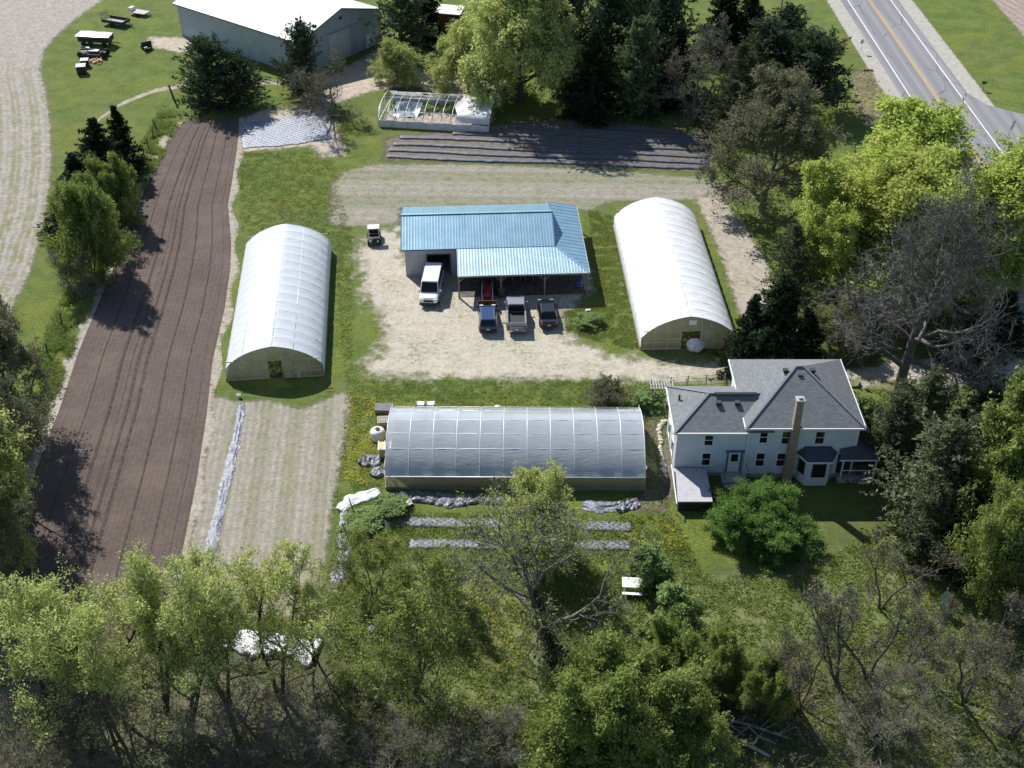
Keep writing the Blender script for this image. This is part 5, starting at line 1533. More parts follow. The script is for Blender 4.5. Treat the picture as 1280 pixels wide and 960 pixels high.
# gathered plastic beside the ploughed plot, and along the fence line
ribbon('plastic_strip', 'gathered silver and black plastic strip lying down the pale garden plot', 'plastic sheet', PP([(303, 506), (296, 545), (283, 600), (272, 650), (262, 692), (254, 730)]), [.6, .55, .85, .7, .8, .6], M['sheets'], .15, None, 11, .45, .14, folds=True)
ribbon('plastic_strip', 'silver plastic trailing along the weedy fence line beside the garden plot', 'plastic sheet', PP([(432, 640), (428, 665), (430, 690), (424, 715), (416, 735)]), [.6, .7, .8, .9, .5], M['sheets'], .16, None, 12, .5, .14, folds=True)
ribbon('plastic_sheet', 'long white plastic sheet crumpled on the grass left of the clear greenhouse', 'plastic sheet', PP([(424, 638), (440, 626), (458, 620), (474, 614)]), [.8, 1.1, 1.3, .8], M['sheetw'], .28, None, 13, .4, .14, folds=True)
ribbon('tarp', 'grey and black folded tarp by the corner of the clear greenhouse', 'tarp', PP([(450, 582), (462, 576), (476, 576)]), [.9, 1.5, 1.2], M['sheetg'], .5, None, 14, .4, .15)
ribbon('plastic_sheet', 'pale grey plastic heap under the folded tarp at the greenhouse corner', 'plastic sheet', PP([(466, 596), (474, 590), (483, 590)]), [.8, 1.2, 1.0], M['sheets'], .45, None, 15, .4, .15)
ribbon('tarp', 'black and silver tarp heap along the foot of the clear greenhouse', 'tarp', PP([(512, 620), (540, 624), (570, 626), (600, 624), (628, 628)]), [1.0, 1.3, 1.5, 1.0, .8], M['sheetg'], .4, None, 16, .45, .15)
ribbon('plastic_sheet', 'white plastic scrap at the left end of the tarp heap', 'plastic sheet', PP([(499, 618), (508, 625), (514, 633)]), [.7, .6, .5], M['sheetw'], .35, None, 17, .4, .13)
ribbon('plastic_sheet', 'white and grey plastic laid at the greenhouse foot, behind the leaning bare tree', 'plastic sheet', PP([(728, 632), (750, 635), (774, 633)]), [.9, 1.2, .9], M['sheets'], .3, None, 18, .4, .14, folds=True)
ribbon('tarp', 'dark crumpled tarp at the right corner of the clear greenhouse', 'tarp', PP([(768, 636), (784, 632), (798, 629)]), [1.0, 1.2, .9], M['sheetg'], .5, None, 19, .4, .14)
ribbon('plastic_sheet', 'big crumpled white plastic heap lying under the pale green willows', 'plastic sheet', PP([(282, 800), (310, 803), (350, 808), (396, 818)]), [1.6, 2.2, 1.4, 2.6], M['sheetw'], .6, None, 20, .4, .18)
ribbon('litter_sheet', 'small torn white sheet caught in the scrub left of the budding tree', 'plastic sheet', PP([(460, 790), (466, 786), (473, 781)]), [.35, .6, .4], M['sheetw'], .3, None, 21, .4, .1)
ribbon('litter_sheet', 'grey plastic scrap at the end of the first fabric strip', 'plastic sheet', PP([(480, 660), (482, 650), (484, 644)]), [.4, .5, .3], M['sheetg'], .25, None, 22, .4, .1)
# pale green sheet hanging in the scrub on the right
pg = P(1178, 764)
PG = thing('plastic_sheet', 'pale green plastic sheet hung upright in the scrub by the conifers', 'plastic sheet', (pg.x, pg.y, 0), R(12))
vs = []
for i in range(9):
    for k in range(9):
        u, w = i / 8 - .5, k / 8
        vs.append((u * .95 * (.35 + .9 * w - .7 * w * w * (u > 0)), .12 * math.sin(u * 9 + w * 3), .3 + 1.75 * w + .3 * u))
b = MB(); b.add(vs, [(i * 9 + k, i * 9 + k + 1, (i + 1) * 9 + k + 1, (i + 1) * 9 + k) for i in range(8) for k in range(8)])
b.build('sheet', std('pale_green_film', (.30, .46, .42), .35, var=.2), PG, smooth=True)
b = MB(); b.tube([(-.05, .15, 0), (0, .12, 2.3)], .04, 6); b.build('stake', M['timber'], PG)

# things stacked at the left end of the clear greenhouse
q = P(483, 524)
pa = thing('cold_frame', 'low weathered grey timber cold frame behind the greenhouse corner', 'cold frame', (q.x, q.y + 1.2, 0), R(-2))
b = MB(); b.bb(-1.1, .5, -.5, -.45, 0, .4); b.bb(-1.1, .5, .45, .5, 0, .4); b.bb(-1.1, -1.05, -.449, .449, 0, .4); b.bb(.45, .5, -.449, .449, 0, .4); b.build('frame', M['timber'], pa)
b = MB(); b.slab([(-1.12, -.52, .46), (.52, -.52, .46), (.52, .52, .50), (-1.12, .52, .50)], .04); b.build('lid', std('dull_lid', (.13, .13, .13), .7), pa)
q = P(482, 530)
pl_ = thing('pallet_stack', 'short stack of pale pallets at the left end of the clear greenhouse', 'pallet', (q.x - .2, q.y, 0), R(4))
for k in range(4):
    b = MB()
    for i in range(7): b.bb(-.5 + i * .152, -.5 + i * .152 + .1, -.5, .5, k * .14 + .11, k * .14 + .13)
    for y in (-.48, -.04, .4): b.bb(-.5, .52, y, y + .08, k * .14 + .012, k * .14 + .108)
    b.build('pallet', std('pale_pallet_wood', (.40, .36, .30), .85, var=.2, vs=6) if k == 0 else bpy.data.materials['pale_pallet_wood'], pl_)
q = P(474, 548)
tk_ = thing('water_tank', 'round white tank with a grey lid at the end of the clear greenhouse', 'tank', (q.x - .1, q.y, 0))
b = MB(); b.lathe([(.62, 0), (.66, .1), (.66, .75), (.6, .9), (.35, 1.02), (.2, 1.06)], 22); b.build('tank_body', M['white'], tk_, smooth=True)
b = MB(); b.lathe([(.22, 1.05), (.22, 1.12), (.05, 1.15)], 14); b.build('lid', M['dark'], tk_)
q = P(478, 569)
ib = thing('tote', 'square yellowish water tote in its cage by the white tank', 'water tote', (q.x + .25, q.y, 0), R(3))
b = MB(); b.bb(-.5, .5, -.55, .55, .14, 1.1); b.build('bottle', std('yellowed_plastic', (.46, .40, .18), .5, var=.15), ib, bevel=.06)
b = MB()
for x in (-.53, 0, .53):
    b.tube([(x, -.58, .1), (x, -.58, 1.12), (x, .58, 1.12), (x, .58, .1)], .018, 5)
for z in (.4, .75, 1.1): b.tube([(-.53, -.58, z), (.53, -.58, z), (.53, .58, z), (-.53, .58, z), (-.53, -.58, z)], .016, 5)
b.build('cage', M['galv'], ib)
b = MB(); b.bb(-.55, .55, -.6, .6, 0, .12); b.build('pallet_base', M['timber'], ib)
q = P(535, 512)
for i, (dx, lb) in enumerate(((-.55, 'white slatted crate behind the clear greenhouse, left of its twin'), (.35, 'white slatted crate behind the clear greenhouse, right of its twin'))):
    cr = thing('crate', lb, 'crate', (q.x + dx, 87.3, 0), R(3 * i), 'crates behind the greenhouse')
    for z in (.05, .45, .85, 1.25):
        b = MB(); b.bb(-.4, .4, -.25, .25, z, z + .28); b.build('crate_slat', M['white'], cr)
    b = MB()
    for x in (-.36, .36): b.bb(x - .04, x + .04, -.27, .27, 0, 1.6)
    b.build('crate_post', M['timber'], cr)
for px, lb in ((622, 'white drum standing upright behind the clear greenhouse'), ):
    q = P(px, 512)
    dr = thing('drum', lb, 'drum', (q.x, 87.4, 0)); b = MB(); b.lathe([(.28, 0), (.3, .06), (.29, .45), (.3, .5), (.29, .9), (.3, 1.0), (.24, 1.05)], 18); b.build('drum_body', M['white'], dr, smooth=True)
    b = MB(); b.lathe([(.06, 1.05), (.06, 1.1)], 10, (.12, 0, 0)); b.build('cap', M['dark'], dr)
for px, py, lb in ((299, 497, 'white bucket near the left corner of the long white greenhouse'), (374, 471, 'white bucket against the doorway wall of the long white greenhouse')):
    q = P(px, py); bk = thing('bucket', lb, 'bucket', (q.x, q.y, 0)); b = MB(); b.lathe([(.14, 0), (.18, .36), (.19, .38), (.16, .38), (.13, .04)], 16); b.build('bucket_body', M['white'], bk)
    b = MB(); b.tube([(.19 * math.cos(i * math.pi / 8), 0.06, .36 + .14 * math.sin(i * math.pi / 8)) for i in range(9)], .008, 4); b.build('handle', M['galv'], bk)
# white bundle in the doorway of the right greenhouse
q = P(868, 436)
b = MB(); vs = []
for i in range(13):
    for k in range(20):
        th, ph = math.pi * i / 12, 2 * math.pi * k / 20
        n_ = 1 + .28 * mnoise.noise((math.sin(th) * math.cos(ph) * 1.8, math.sin(th) * math.sin(ph) * 1.8, math.cos(th) * 1.8 + 4)) + .08 * mnoise.noise((math.sin(th) * math.cos(ph) * 6, math.sin(th) * math.sin(ph) * 6, math.cos(th) * 6))
        vs.append((.95 * n_ * math.sin(th) * math.cos(ph), .6 * n_ * math.sin(th) * math.sin(ph), max(0, .62 + .68 * n_ * math.cos(th))))
b.add(vs, [(i * 20 + k, i * 20 + (k + 1) % 20, (i + 1) * 20 + (k + 1) % 20, (i + 1) * 20 + k) for i in range(12) for k in range(20)])
tag(b.build('plastic_bundle', M['sheetw'], smooth=True, loc=(q.x, q.y - .3, 0)), 'white plastic bundle heaped in the doorway of the bright white greenhouse', 'bundle')

# white picnic table on the lawn
q = P(790, 742)
PT_ = thing('picnic_table', 'white picnic table on the lawn beside two small rounded shrubs', 'picnic table', (q.x, q.y + .35, 0), R(-4))
b = MB()
for i in range(5): b.bb(-.76, .76, -.42 + i * .172, -.42 + i * .172 + .169, .70, .75)
b.build('tabletop', M['white'], PT_)
for s in (-1, 1):
    b = MB(); b.bb(-.76, .76, s * .78 - .13, s * .78 + .13, .42, .46); b.build('bench', M['white'], PT_)
    b = MB(); b.beam((s * .55, -.72, 0), (s * .55, -.2, .70), .09, .05); b.beam((s * .55, .72, 0), (s * .55, .2, .70), .09, .05); b.beam((s * .55, -.85, .40), (s * .55, .85, .40), .09, .05); b.build('leg', M['white'], PT_)

# wire arbor and low fence by the farmhouse
q = P(825, 503)
AR = thing('arbor', 'wire and lattice garden arbor at the edge of the gravel drive by the house', 'arbor', (q.x, q.y, 0), R(0))
b = MB()
for x in (-.85, .85):
    for y in (-.55, .55): b.bb(x - .05, x + .05, y - .05, y + .05, 0, 2.05)
b.build('post', std('weathered_post', (.16, .13, .10), .85, var=.3, vs=6), AR)
b = MB()
for i in range(9): b.bb(-1.0 + i * .25 - .03, -1.0 + i * .25 + .03, -.75, .75, 2.09, 2.13)
for y in (-.6, 0, .6): b.bb(-1.05, 1.05, y - .03, y + .03, 2.045, 2.088)
b.build('lattice', std('pale_lattice', (.46, .43, .40), .7, var=.15), AR)
b = MB()
for z in (.3, .7, 1.1, 1.5): b.tube([(-.85, .55, z), (.85, .55, z)], .012, 4)
for i in range(8): b.tube([(-.85 + i * .24, .55, 0), (-.85 + i * .24, .55, 1.9)], .01, 4)
b.build('mesh', M['dark'], AR)
FN = thing('wire_fence', 'low dark wire fence between the farmhouse and the gravel drive', 'fence', (P(838, 486).x, P(838, 486).y, 0))
b0 = Vector((P(838, 486).x, P(838, 486).y, 0))
fp = [P(838, 486) - b0, P(859, 484) - b0, P(882, 483) - b0, P(905, 482) - b0]
for v in fp:
    b = MB(); b.bb(v.x - .05, v.x + .05, v.y - .05, v.y + .05, 0, 1.35); b.build('post', M['timber'], FN)
b = MB()
for z in (.25, .6, .95, 1.25): b.tube([(v.x, v.y, z) for v in fp], .014, 4)
b.build('wire', M['dark'], FN)
ED = thing('timber_border', 'weathered timber edging stepping down beside the arbor', 'garden border', (P(822, 500).x, P(822, 500).y, 0))
b = MB(); a_ = P(822, 500)
for p0, p1 in (((812, 488), (818, 499)), ((818, 499), (832, 508)), ((832, 508), (834, 498))):
    u0, u1 = P(*p0) - a_, P(*p1) - a_; b.beam((u0.x, u0.y, .14), (u1.x, u1.y, .14), .22, .28)
b.build('edging', M['timber'], ED)
# stones edging the flower bed on the sunny side of the house
rnd = random.Random(4)
line = [(833, 526), (826, 531), (823, 540), (824, 548), (826, 556), (826, 566), (827, 575), (829, 584), (831, 592), (834, 598)]
sp = resample(PP(line), 24)
stone0 = None
for i, (x, y) in enumerate(sp):
    if stone0 is None:
        b = MB(); vs = []
        for a_i in range(6):
            for k in range(10):
                th, ph = math.pi * a_i / 5, 2 * math.pi * k / 10
                n_ = 1 + .3 * mnoise.noise((math.sin(th) * math.cos(ph) * 2, math.sin(th) * math.sin(ph) * 2, math.cos(th) * 2))
                vs.append((.24 * n_ * math.sin(th) * math.cos(ph), .19 * n_ * math.sin(th) * math.sin(ph), max(0, .10 + .14 * n_ * math.cos(th))))
        b.add(vs, [(r_ * 10 + k, r_ * 10 + (k + 1) % 10, (r_ + 1) * 10 + (k + 1) % 10, (r_ + 1) * 10 + k) for r_ in range(5) for k in range(10)])
        stone0 = tag(b.build('edging_stone', M['stone']), 'pale edging stone in the curved flower bed border beside the farmhouse', 'stone', 'stones edging the flower bed')
        o = stone0
    else:
        o = stone0.copy(); C.objects.link(o)
    o.location = (x + rnd.uniform(-.08, .08), y + rnd.uniform(-.08, .08), 0); o.rotation_euler = (0, 0, rnd.uniform(0, 6))
    s_ = rnd.uniform(.75, 1.25); o.scale = (s_, s_, s_)
q = P(735, 391)
tag(MB().box((0, 0, .2), (.62, .42, .4), .2, 0, .9).build('stone_block', M['stone'], bevel=.06, loc=(q.x, q.y, 0)), 'single pale stone block beside the flower bed near the black car', 'stone')
# things under the barn porch
for px, lb in ((645, 'cream box on the barn wall under the porch, left of its twin'), (661, 'cream box on the barn wall under the porch, right of its twin')):
    q = P(px, 352, .9)
    bx = thing('wall_box', lb, 'box', (q.x, 111.75, .0), R(3), 'boxes under the porch')
    b = MB(); b.bb(-.5, .5, -1.35, -.75, .85, 1.5); b.build('box_body', std('cream_box', (.42, .40, .30), .6), bx, bevel=.03)
    b = MB(); b.bb(-.22, .22, -1.36, -1.352, 1.0, 1.35); b.build('box_vent', M['dark'], bx)
    b = MB(); b.bb(-.45, -.38, -1.3, -.8, .02, .849); b.bb(.38, .45, -1.3, -.8, .02, .849); b.build('stand', M['timber'], bx)
q = P(727, 361)
bb_ = thing('barrel', 'blue barrel standing at the right end of the barn porch', 'barrel', (q.x - .2, q.y + .3, 0)); b = MB(); b.lathe([(.27, 0), (.3, .1), (.31, .45), (.3, .85), (.27, .95), (.1, .97)], 18); b.build('barrel_body', std('blue_plastic', (.05, .08, .25), .45), bb_, smooth=True)
b = MB(); b.lathe([(.31, .28), (.325, .3), (.31, .32)], 18); b.lathe([(.31, .62), (.325, .64), (.31, .66)], 18); b.build('band', M['galv'], bb_)
q = P(628, 382)
pz = thing('crate_stack', 'brown stack of crates in the porch shade left of the pickup', 'crate', (q.x - .1, q.y + 1.6, 0), R(8))
for k in range(3):
    b = MB(); b.bb(-.3, .3, -.22, .22, k * .36 + .01, k * .36 + .34); b.build('crate_tier', std('brown_crate', (.15, .11, .08), .8) if k == 0 else bpy.data.materials['brown_crate'], pz, bevel=.02)

# ------------------------------------------------------------------ trailers and gear on the far lawn
def wheel_pair(root, y, hw, r_=.33):
    for s in (-1, 1):
        b = MB(); b.lathe([(r_ * .55, -.1), (r_ * .95, -.1), (r_, -.05), (r_, .05), (r_ * .95, .1), (r_ * .55, .1)], 18, (s * hw, y, r_), 'x'); w_ = b.build('wheel', M['rubber'], root)
        b = MB(); b.lathe([(.03, -.03), (r_ * .58, -.03), (r_ * .58, .03), (.03, .03)], 12, (s * hw + s * .06, y, r_), 'x'); b.build('rim', M['rim'], w_)


q = P(146, 31)
UT = thing('utility_trailer', 'black utility trailer with its mesh ramp gate raised on the far lawn', 'trailer', (q.x, q.y, 0), R(68))
b = MB(); b.bb(-1.0, 1.0, -1.9, 1.9, .5, .56); b.build('deck', std('grey_deck_boards', (.30, .30, .31), .8, var=.2), UT)
b = MB()
for s in (-1, 1):
    b.bb(s * 1.0 - .03, s * 1.0 + .03, -1.9, 1.9, .56, .98)
b.bb(-1.0, 1.0, -1.96, -1.9, .56, .98)
b.build('side_panel', M['black'], UT)
b = MB()
for i in range(9): b.beam((-1.0 + i * .25, 1.95, .56), (-1.0 + i * .25, 2.1, 1.9), .03, .03)
for z in (.6, 1.0, 1.45, 1.9): b.beam((-1.0, 1.95 + (z - .56) * .11, z), (1.0, 1.95 + (z - .56) * .11, z), .04, .04)
b.build('ramp_gate', M['dark'], UT)
b = MB(); b.beam((-.5, -1.9, .48), (0, -3.2, .48), .08, .08); b.beam((.5, -1.9, .48), (0, -3.2, .48), .08, .08); b.build('drawbar', M['dark'], UT)
wheel_pair(UT, 0, 1.14)
q = P(176, 19)
FT = thing('flat_trailer', 'small flatbed trailer with a white box near the shed', 'trailer', (q.x, q.y, 0), R(-112))
b = MB(); b.bb(-.8, .8, -1.3, 1.3, .5, .58); b.build('deck', std('pale_deck_boards', (.44, .41, .40), .8, var=.2), FT)
b = MB(); b.bb(-.6, .4, -1.9, -1.35, .5, 1.1); b.build('tool_box', M['white'], FT, bevel=.03)
b = MB(); b.beam((-.3, 1.3, .48), (0, 2.3, .4), .08, .08); b.beam((.3, 1.3, .48), (0, 2.3, .4), .08, .08); b.build('drawbar', M['dark'], FT)
wheel_pair(FT, 0, .92, .3)
q = P(120, 58)
WW = thing('wagon', 'long wagon covered by a bright white tarpaulin on the far lawn', 'wagon', (q.x, q.y + .6, 0), R(82))
b = MB(); vs = []
for i in range(15):
    for k in range(7):
        u, w = i / 14 - .5, k / 6 - .5
        vs.append((w * 2.3, u * 5.2, 1.75 + .12 * mnoise.noise((u * 6, w * 3, 1)) - .55 * max(0, abs(w) * 2 - .8) * 2 * .6))
b.add(vs, [(i * 7 + k, i * 7 + k + 1, (i + 1) * 7 + k + 1, (i + 1) * 7 + k) for i in range(14) for k in range(6)])
b.build('tarpaulin', M['sheetw'], WW, smooth=True)
b = MB(); b.bb(-1.0, 1.0, -2.4, 2.4, .75, 1.5); b.build('wagon_box', M['black'], WW)
b = MB(); b.beam((0, -2.4, .6), (0, -3.9, .5), .1, .1); b.build('drawbar', M['dark'], WW)
wheel_pair(WW, -1.6, .95, .42); wheel_pair(WW, 1.6, .95, .42)
q = P(117, 71)
MW = thing('farm_implement', 'dark farm implement with white panels parked beside the tarp covered wagon', 'farm implement', (q.x, q.y + .2, 0), R(84))
b = MB(); b.bb(-.45, .45, -1.9, 1.9, .55, .7); b.beam((-.4, -2.0, .7), (.3, 1.8, 1.3), .12, .12); b.beam((.4, -1.8, .7), (-.3, 1.5, 1.2), .1, .1); b.build('frame', M['black'], MW)
b = MB(); b.bb(-.42, .3, -.9, .5, .86, .98); b.build('panel', M['white'], MW); b = MB(); b.bb(.1, .5, .6, 1.2, 1.05, 1.2); b.build('panel', M['white'], MW)
b = MB(); b.tube([(-.6, -2.0, .35), (-.6, 2.0, .35)], .3, 10); b.build('roller', M['dark'], MW)
wheel_pair(MW, -1.75, .7, .5); wheel_pair(MW, 1.75, .7, .45)
q = P(183, 60)
TG = thing('loader_attachment', 'black loader bucket and frame sitting alone on the far lawn', 'farm implement', (q.x, q.y, 0), R(30))
b = MB(); b.loft([[(x, -.5, 0), (x, .6, .05), (x, .7, .25), (x, -.1, .5), (x, -.3, 1.15), (x, -.45, 1.15)] for x in (-.75, .75)]); b.build('bucket', M['black'], TG)
b = MB(); b.beam((-.4, -.5, .2), (-.6, -1.5, .3), .16, .2); b.beam((.4, -.5, .2), (.2, -1.5, .3), .16, .2); b.beam((-.7, -1.5, .3), (.3, -1.5, .3), .2, .4); b.build('frame', M['dark'], TG)
b = MB(); b.bb(-.7, -.2, -1.62, -1.5, .5, .75); b.build('weight', M['galv'], TG)
for px, py, s_, lb in ((103, 92, 1.0, 'black lidded bin on the far lawn, nearer the stubble field'), (107, 83, .85, 'black lidded bin on the far lawn, beside the firewood scraps')):
    q = P(px, py)
    bn = thing('bin', lb, 'bin', (q.x, q.y, 0), R(10), 'bins on the far lawn')
    b = MB(); b.box((0, 0, .6 * s_), (1.25 * s_, 1.1 * s_, 1.16 * s_), 0, 0, 1.06); b.build('bin_body', M['black'], bn, bevel=.05)
    b = MB(); b.slab([(-.68 * s_, -.6 * s_, 1.24 * s_), (.68 * s_, -.6 * s_, 1.24 * s_), (.68 * s_, .62 * s_, 1.3 * s_), (-.68 * s_, .62 * s_, 1.3 * s_)], .06); b.build('lid', std('faded_lid', (.34, .34, .36), .5) if s_ == 1.0 else bpy.data.materials['faded_lid'], bn)
q = P(118, 78)
WP = thing('firewood_heap', 'heap of split firewood scraps on the grass beside the bins', 'firewood', (q.x, q.y, 0))
b = MB(); rnd = random.Random(9)
for i in range(26):
    x, y, z = rnd.gauss(0, .6), rnd.gauss(0, .55), rnd.uniform(.06, .3); a = rnd.uniform(0, 3.14)
    b.beam((x - .3 * math.cos(a), y - .3 * math.sin(a), z), (x + .3 * math.cos(a), y + .3 * math.sin(a), z + rnd.uniform(-.05, .1)), .13, .11, i % 2)
b.build('firewood', [M['lumber'], std('orange_wood', (.45, .24, .10), .8, var=.3)], WP)

# fence along the tilled strip
fpx = [(219, 128), (196, 162), (192, 173), (186, 187), (181, 197), (176, 209), (171, 215), (78, 408), (60, 445)]
f0 = P(*fpx[0])
OF = thing('field_fence', 'old wire fence on leaning dark posts beside the tilled strip', 'fence', (f0.x, f0.y, 0))
rnd = random.Random(2); tops = []
for i, (px, py) in enumerate(fpx):
    v = P(px, py) - f0; lx, ly = rnd.uniform(-.35, .1), rnd.uniform(-.1, .2)
    h_ = 1.5 if i else 2.4
    if i == 0: lx = -.55
    b = MB(); b.tube([(v.x, v.y, 0), (v.x + lx, v.y + ly, h_)], [.09 if i else .14, .07 if i else .12], 7); b.build('post', std('dark_post', (.06, .052, .046), .9, var=.3) if i == 0 else bpy.data.materials['dark_post'], OF)
    tops.append((v, lx, ly, h_))
b = MB()
for fr in (.45, .85): b.tube([(v.x + lx * fr, v.y + ly * fr, min(h_, 1.5) * fr) for v, lx, ly, h_ in tops], .012, 4)
b.build('wire', M['dark'], OF)
# stakes in the weeds left of the clear greenhouse
for px, py, lb in ((442, 640, 'short dark leaning post beside the crumpled white sheet'), (434, 672, 'short dark leaning post beside the trailing silver plastic'), (417, 800, 'pale leaning rail post under the willow edge')):
    q = P(px, py)
    b = MB(); b.tube([(0, 0, 0), (-.3, .12, 1.5)], [.06, .05], 7); tag(b.build('leaning_post', M['timber'] if px > 420 else M['barkpale'], loc=(q.x, q.y, 0)), lb, 'post', 'leaning posts in the weeds')

# roadside things
q = P(1228, 113)
MBX = thing('mailbox', 'dark roadside mailbox on a post on the grass across the highway', 'mailbox', (q.x, q.y, 0), R(90))
b = MB(); b.bb(-.05, .05, -.05, .05, 0, 1.0); b.build('post', M['timber'], MBX)
b = MB(); b.loft([[(.14 * math.cos(w), y, 1.16 + .15 * math.sin(w)) for w in [i * math.pi / 8 for i in range(9)]] + [(-.14, y, 1.0), (.14, y, 1.0)] for y in (-.3, .3)]); b.build('box_body', M['black'], MBX)
b = MB(); b.bb(.145, .16, -.1, .08, 1.1, 1.3); b.build('flag', M['red'], MBX)
q = P(1076, 66)
RSG = thing('road_sign', 'small grey backed road sign leaning on the gravel shoulder', 'road sign', (q.x, q.y, 0), R(20))
b = MB(); b.tube([(0, 0, 0), (-.1, 0, 2.0)], .035, 6); b.build('post', M['galv'], RSG)
b = MB(); b.slab([(-.45, .05, 1.7), (0, .05, 1.25), (.35, .05, 1.7), (-.05, .05, 2.15)], .02); b.build('sign_plate', M['galv'], RSG)
q = P(1085, 89)
b = MB(); b.lathe([(.17, -.7), (.17, .7)], 14, (0, 0, .1), 'x'); tag(b.build('culvert_pipe', M['dark'], loc=(q.x, q.y, 0)), 'dark culvert pipe end at the edge of the gravel shoulder', 'culvert')
q = P(972, 44)
UP = thing('utility_pole', 'thin grey utility pole on the verge left of the highway', 'utility pole', (q.x, q.y, 0))
b = MB(); b.tube([(0, 0, 0), (.05, 0, 10)], [.15, .10], 8); b.build('pole', M['timber'], UP)
b = MB(); b.bb(-1.0, 1.0, -.06, .06, 9.1, 9.22); b.build('crossarm', M['timber'], UP)
for x in (-.85, 0, .85):
    b = MB(); b.lathe([(.03, 9.22), (.06, 9.26), (.05, 9.38), (.02, 9.4)], 8, (x, 0, 0)); b.build('insulator', M['dark'], UP)

# fallen trunks in the right foreground scrub
for pts, r_, lb, br in (([(888, 912), (925, 930), (962, 948)], .17, 'bare pale fallen trunk nearest the leafy green thicket', 3), ([(905, 903), (945, 913), (985, 925)], .12, 'thin pale fallen trunk lying behind the thicker fallen one', 4), ([(880, 890), (905, 905), (930, 922)], .09, 'grey fallen branch half hidden by the leafy thicket', 3)):
    v = [P(*p_) for p_ in pts]; m0 = v[0].copy(); rnd = random.Random(int(r_ * 1000))
    b = MB(); b.tube([(q.x - m0.x, q.y - m0.y, .45 - .12 * i) for i, q in enumerate(v)], [r_, r_ * .85, r_ * .6], 8)
    e = v[-1] - m0
    for k in range(br):
        f_ = .4 + .15 * k; s0 = (e.x * f_, e.y * f_, .35)
        b.tube([s0, (s0[0] + rnd.uniform(.4, 1.2), s0[1] + rnd.uniform(-.9, .7), .8), (s0[0] + rnd.uniform(1.2, 2.2), s0[1] + rnd.uniform(-1.4, .9), .9)], [r_ * .4, r_ * .25, r_ * .1], 5)
    tag(b.build('fallen_trunk', M['barkpale'], loc=(m0.x, m0.y, 0), smooth=True), lb, 'fallen tree', 'fallen trunks in the scrub')

# ================================================================== trees and shrubs
G1 = 'dark evergreens by the grey shed'
at_crown('pineround', 'pine_tree', 'dark bushy pine at the top end of the tilled strip', 'tree', 256, 88, 8.8, 4.3, G1)
at_crown('pineround', 'pine_tree', 'lower dark pine touching the bushy pine at the tilled strip', 'tree', 295, 98, 6.8, 3.8, G1)
at_crown('pineround', 'pine_tree', 'green pine standing before the gable of the grey shed', 'tree', 378, 72, 9.5, 3.5, G1)
at_crown('bare2', 'bare_tree', 'wide bare brown tree above the silver grey ground cover', 'tree', 414, 108, 8.0, 5.0)
at_crown('willow', 'shrub', 'round yellow green bush between grey shed and torn hoop house', 'shrub', 497, 82, 4.8, 3.5)
at_crown('pine', 'pine_tree', 'tall dark pine behind the gravel yard at the far edge', 'tree', 500, 14, 13, 4.4, G1)
at_crown('spruce', 'spruce_tree', 'dark spruce right beside the tall pine at the far edge', 'tree', 532, 4, 11, 3.2, G1)
at_crown('willow', 'willow_tree', 'big pale green willow behind the torn hoop house', 'tree', 650, 55, 15, 8.2, 'willows behind the hoop house')
at_crown('willow', 'willow_tree', 'lower pale green willow on the gravel yard side', 'tree', 585, 78, 7.5, 5.2, 'willows behind the hoop house')
G2 = 'evergreens along the back of the mulch rows'
for kd, nm, cx, cy, h, r, lb in (
        ('pineround', 'pine_tree', 712, 45, 15, 4.6, 'dark pine right beside the big pale willow'),
        ('spruce2', 'spruce_tree', 742, 88, 12, 4.2, 'dark spruce next to the pine beside the willow'),
        ('pineround', 'pine_tree', 765, 30, 15, 4.8, 'tall dark pine at the back of the evergreen row'),
        ('arbor', 'evergreen_tree', 797, 80, 12.5, 4.4, 'lighter green rounded evergreen in the middle of the dark row'),
        ('pineround', 'pine_tree', 832, 40, 14, 4.8, 'dark green pine behind the purple grey bare tree'),
        ('pineround', 'pine_tree', 700, 5, 13, 4.6, 'dark pine cut by the far edge of the picture, above the pale willow'),
        ('pine', 'pine_tree', 800, 0, 13, 4.6, 'dark pine cut by the far edge, above the lighter rounded evergreen'),
        ('spruce2', 'spruce_tree', 845, 78, 11, 4.0, 'dark spruce half hidden by the purple grey bare tree'),
        ('pineround', 'pine_tree', 985, 50, 9, 4.6, 'dark pine at the back of the highway group'),
        ('cedar', 'cedar_tree', 915, 130, 7, 3.4, 'low dull evergreen at the foot of the purple grey tree'),
        ('spruce', 'spruce_tree', 905, 14, 13, 4.6, 'near black spruce at the far edge beyond the bare tree'),
        ('spruce2', 'spruce_tree', 935, 20, 11, 4.0, 'near black spruce at the far edge, nearer the highway'),
        ('pineround', 'pine_tree', 962, 76, 10.5, 5.6, 'spreading dark pine on the lawn beside the highway'),
        ('pineround', 'pine_tree', 1014, 88, 10, 5.8, 'outermost dark pine of the group by the highway'),
        ('cedar', 'cedar_tree', 968, 118, 9, 4.2, 'grey green evergreen in front of the highway pines'),
        ('cedar', 'cedar_tree', 925, 95, 10, 3.4, 'dull evergreen between the bare tree and the highway pines')):
    at_crown(kd, nm, lb, 'tree', cx, cy, h, r, G2)
at_crown('bare2', 'bare_tree', 'purple grey bare tree among the dark evergreens', 'tree', 872, 92, 12, 5.4)
at_crown('bud2', 'shrub', 'yellowish bush peeping out below the bare tree', 'shrub', 890, 128, 4, 2.0)
at_crown('bud', 'budding_tree', 'big grey tree just budding at the end of the mulch rows', 'tree', 962, 192, 13.5, 8.2, rot=2.2)
at_crown('bud2', 'budding_tree', 'thin budding tree beside the gravel shoulder of the highway', 'tree', 1020, 185, 9, 4.4)
G3 = 'bright spring maples by the highway'
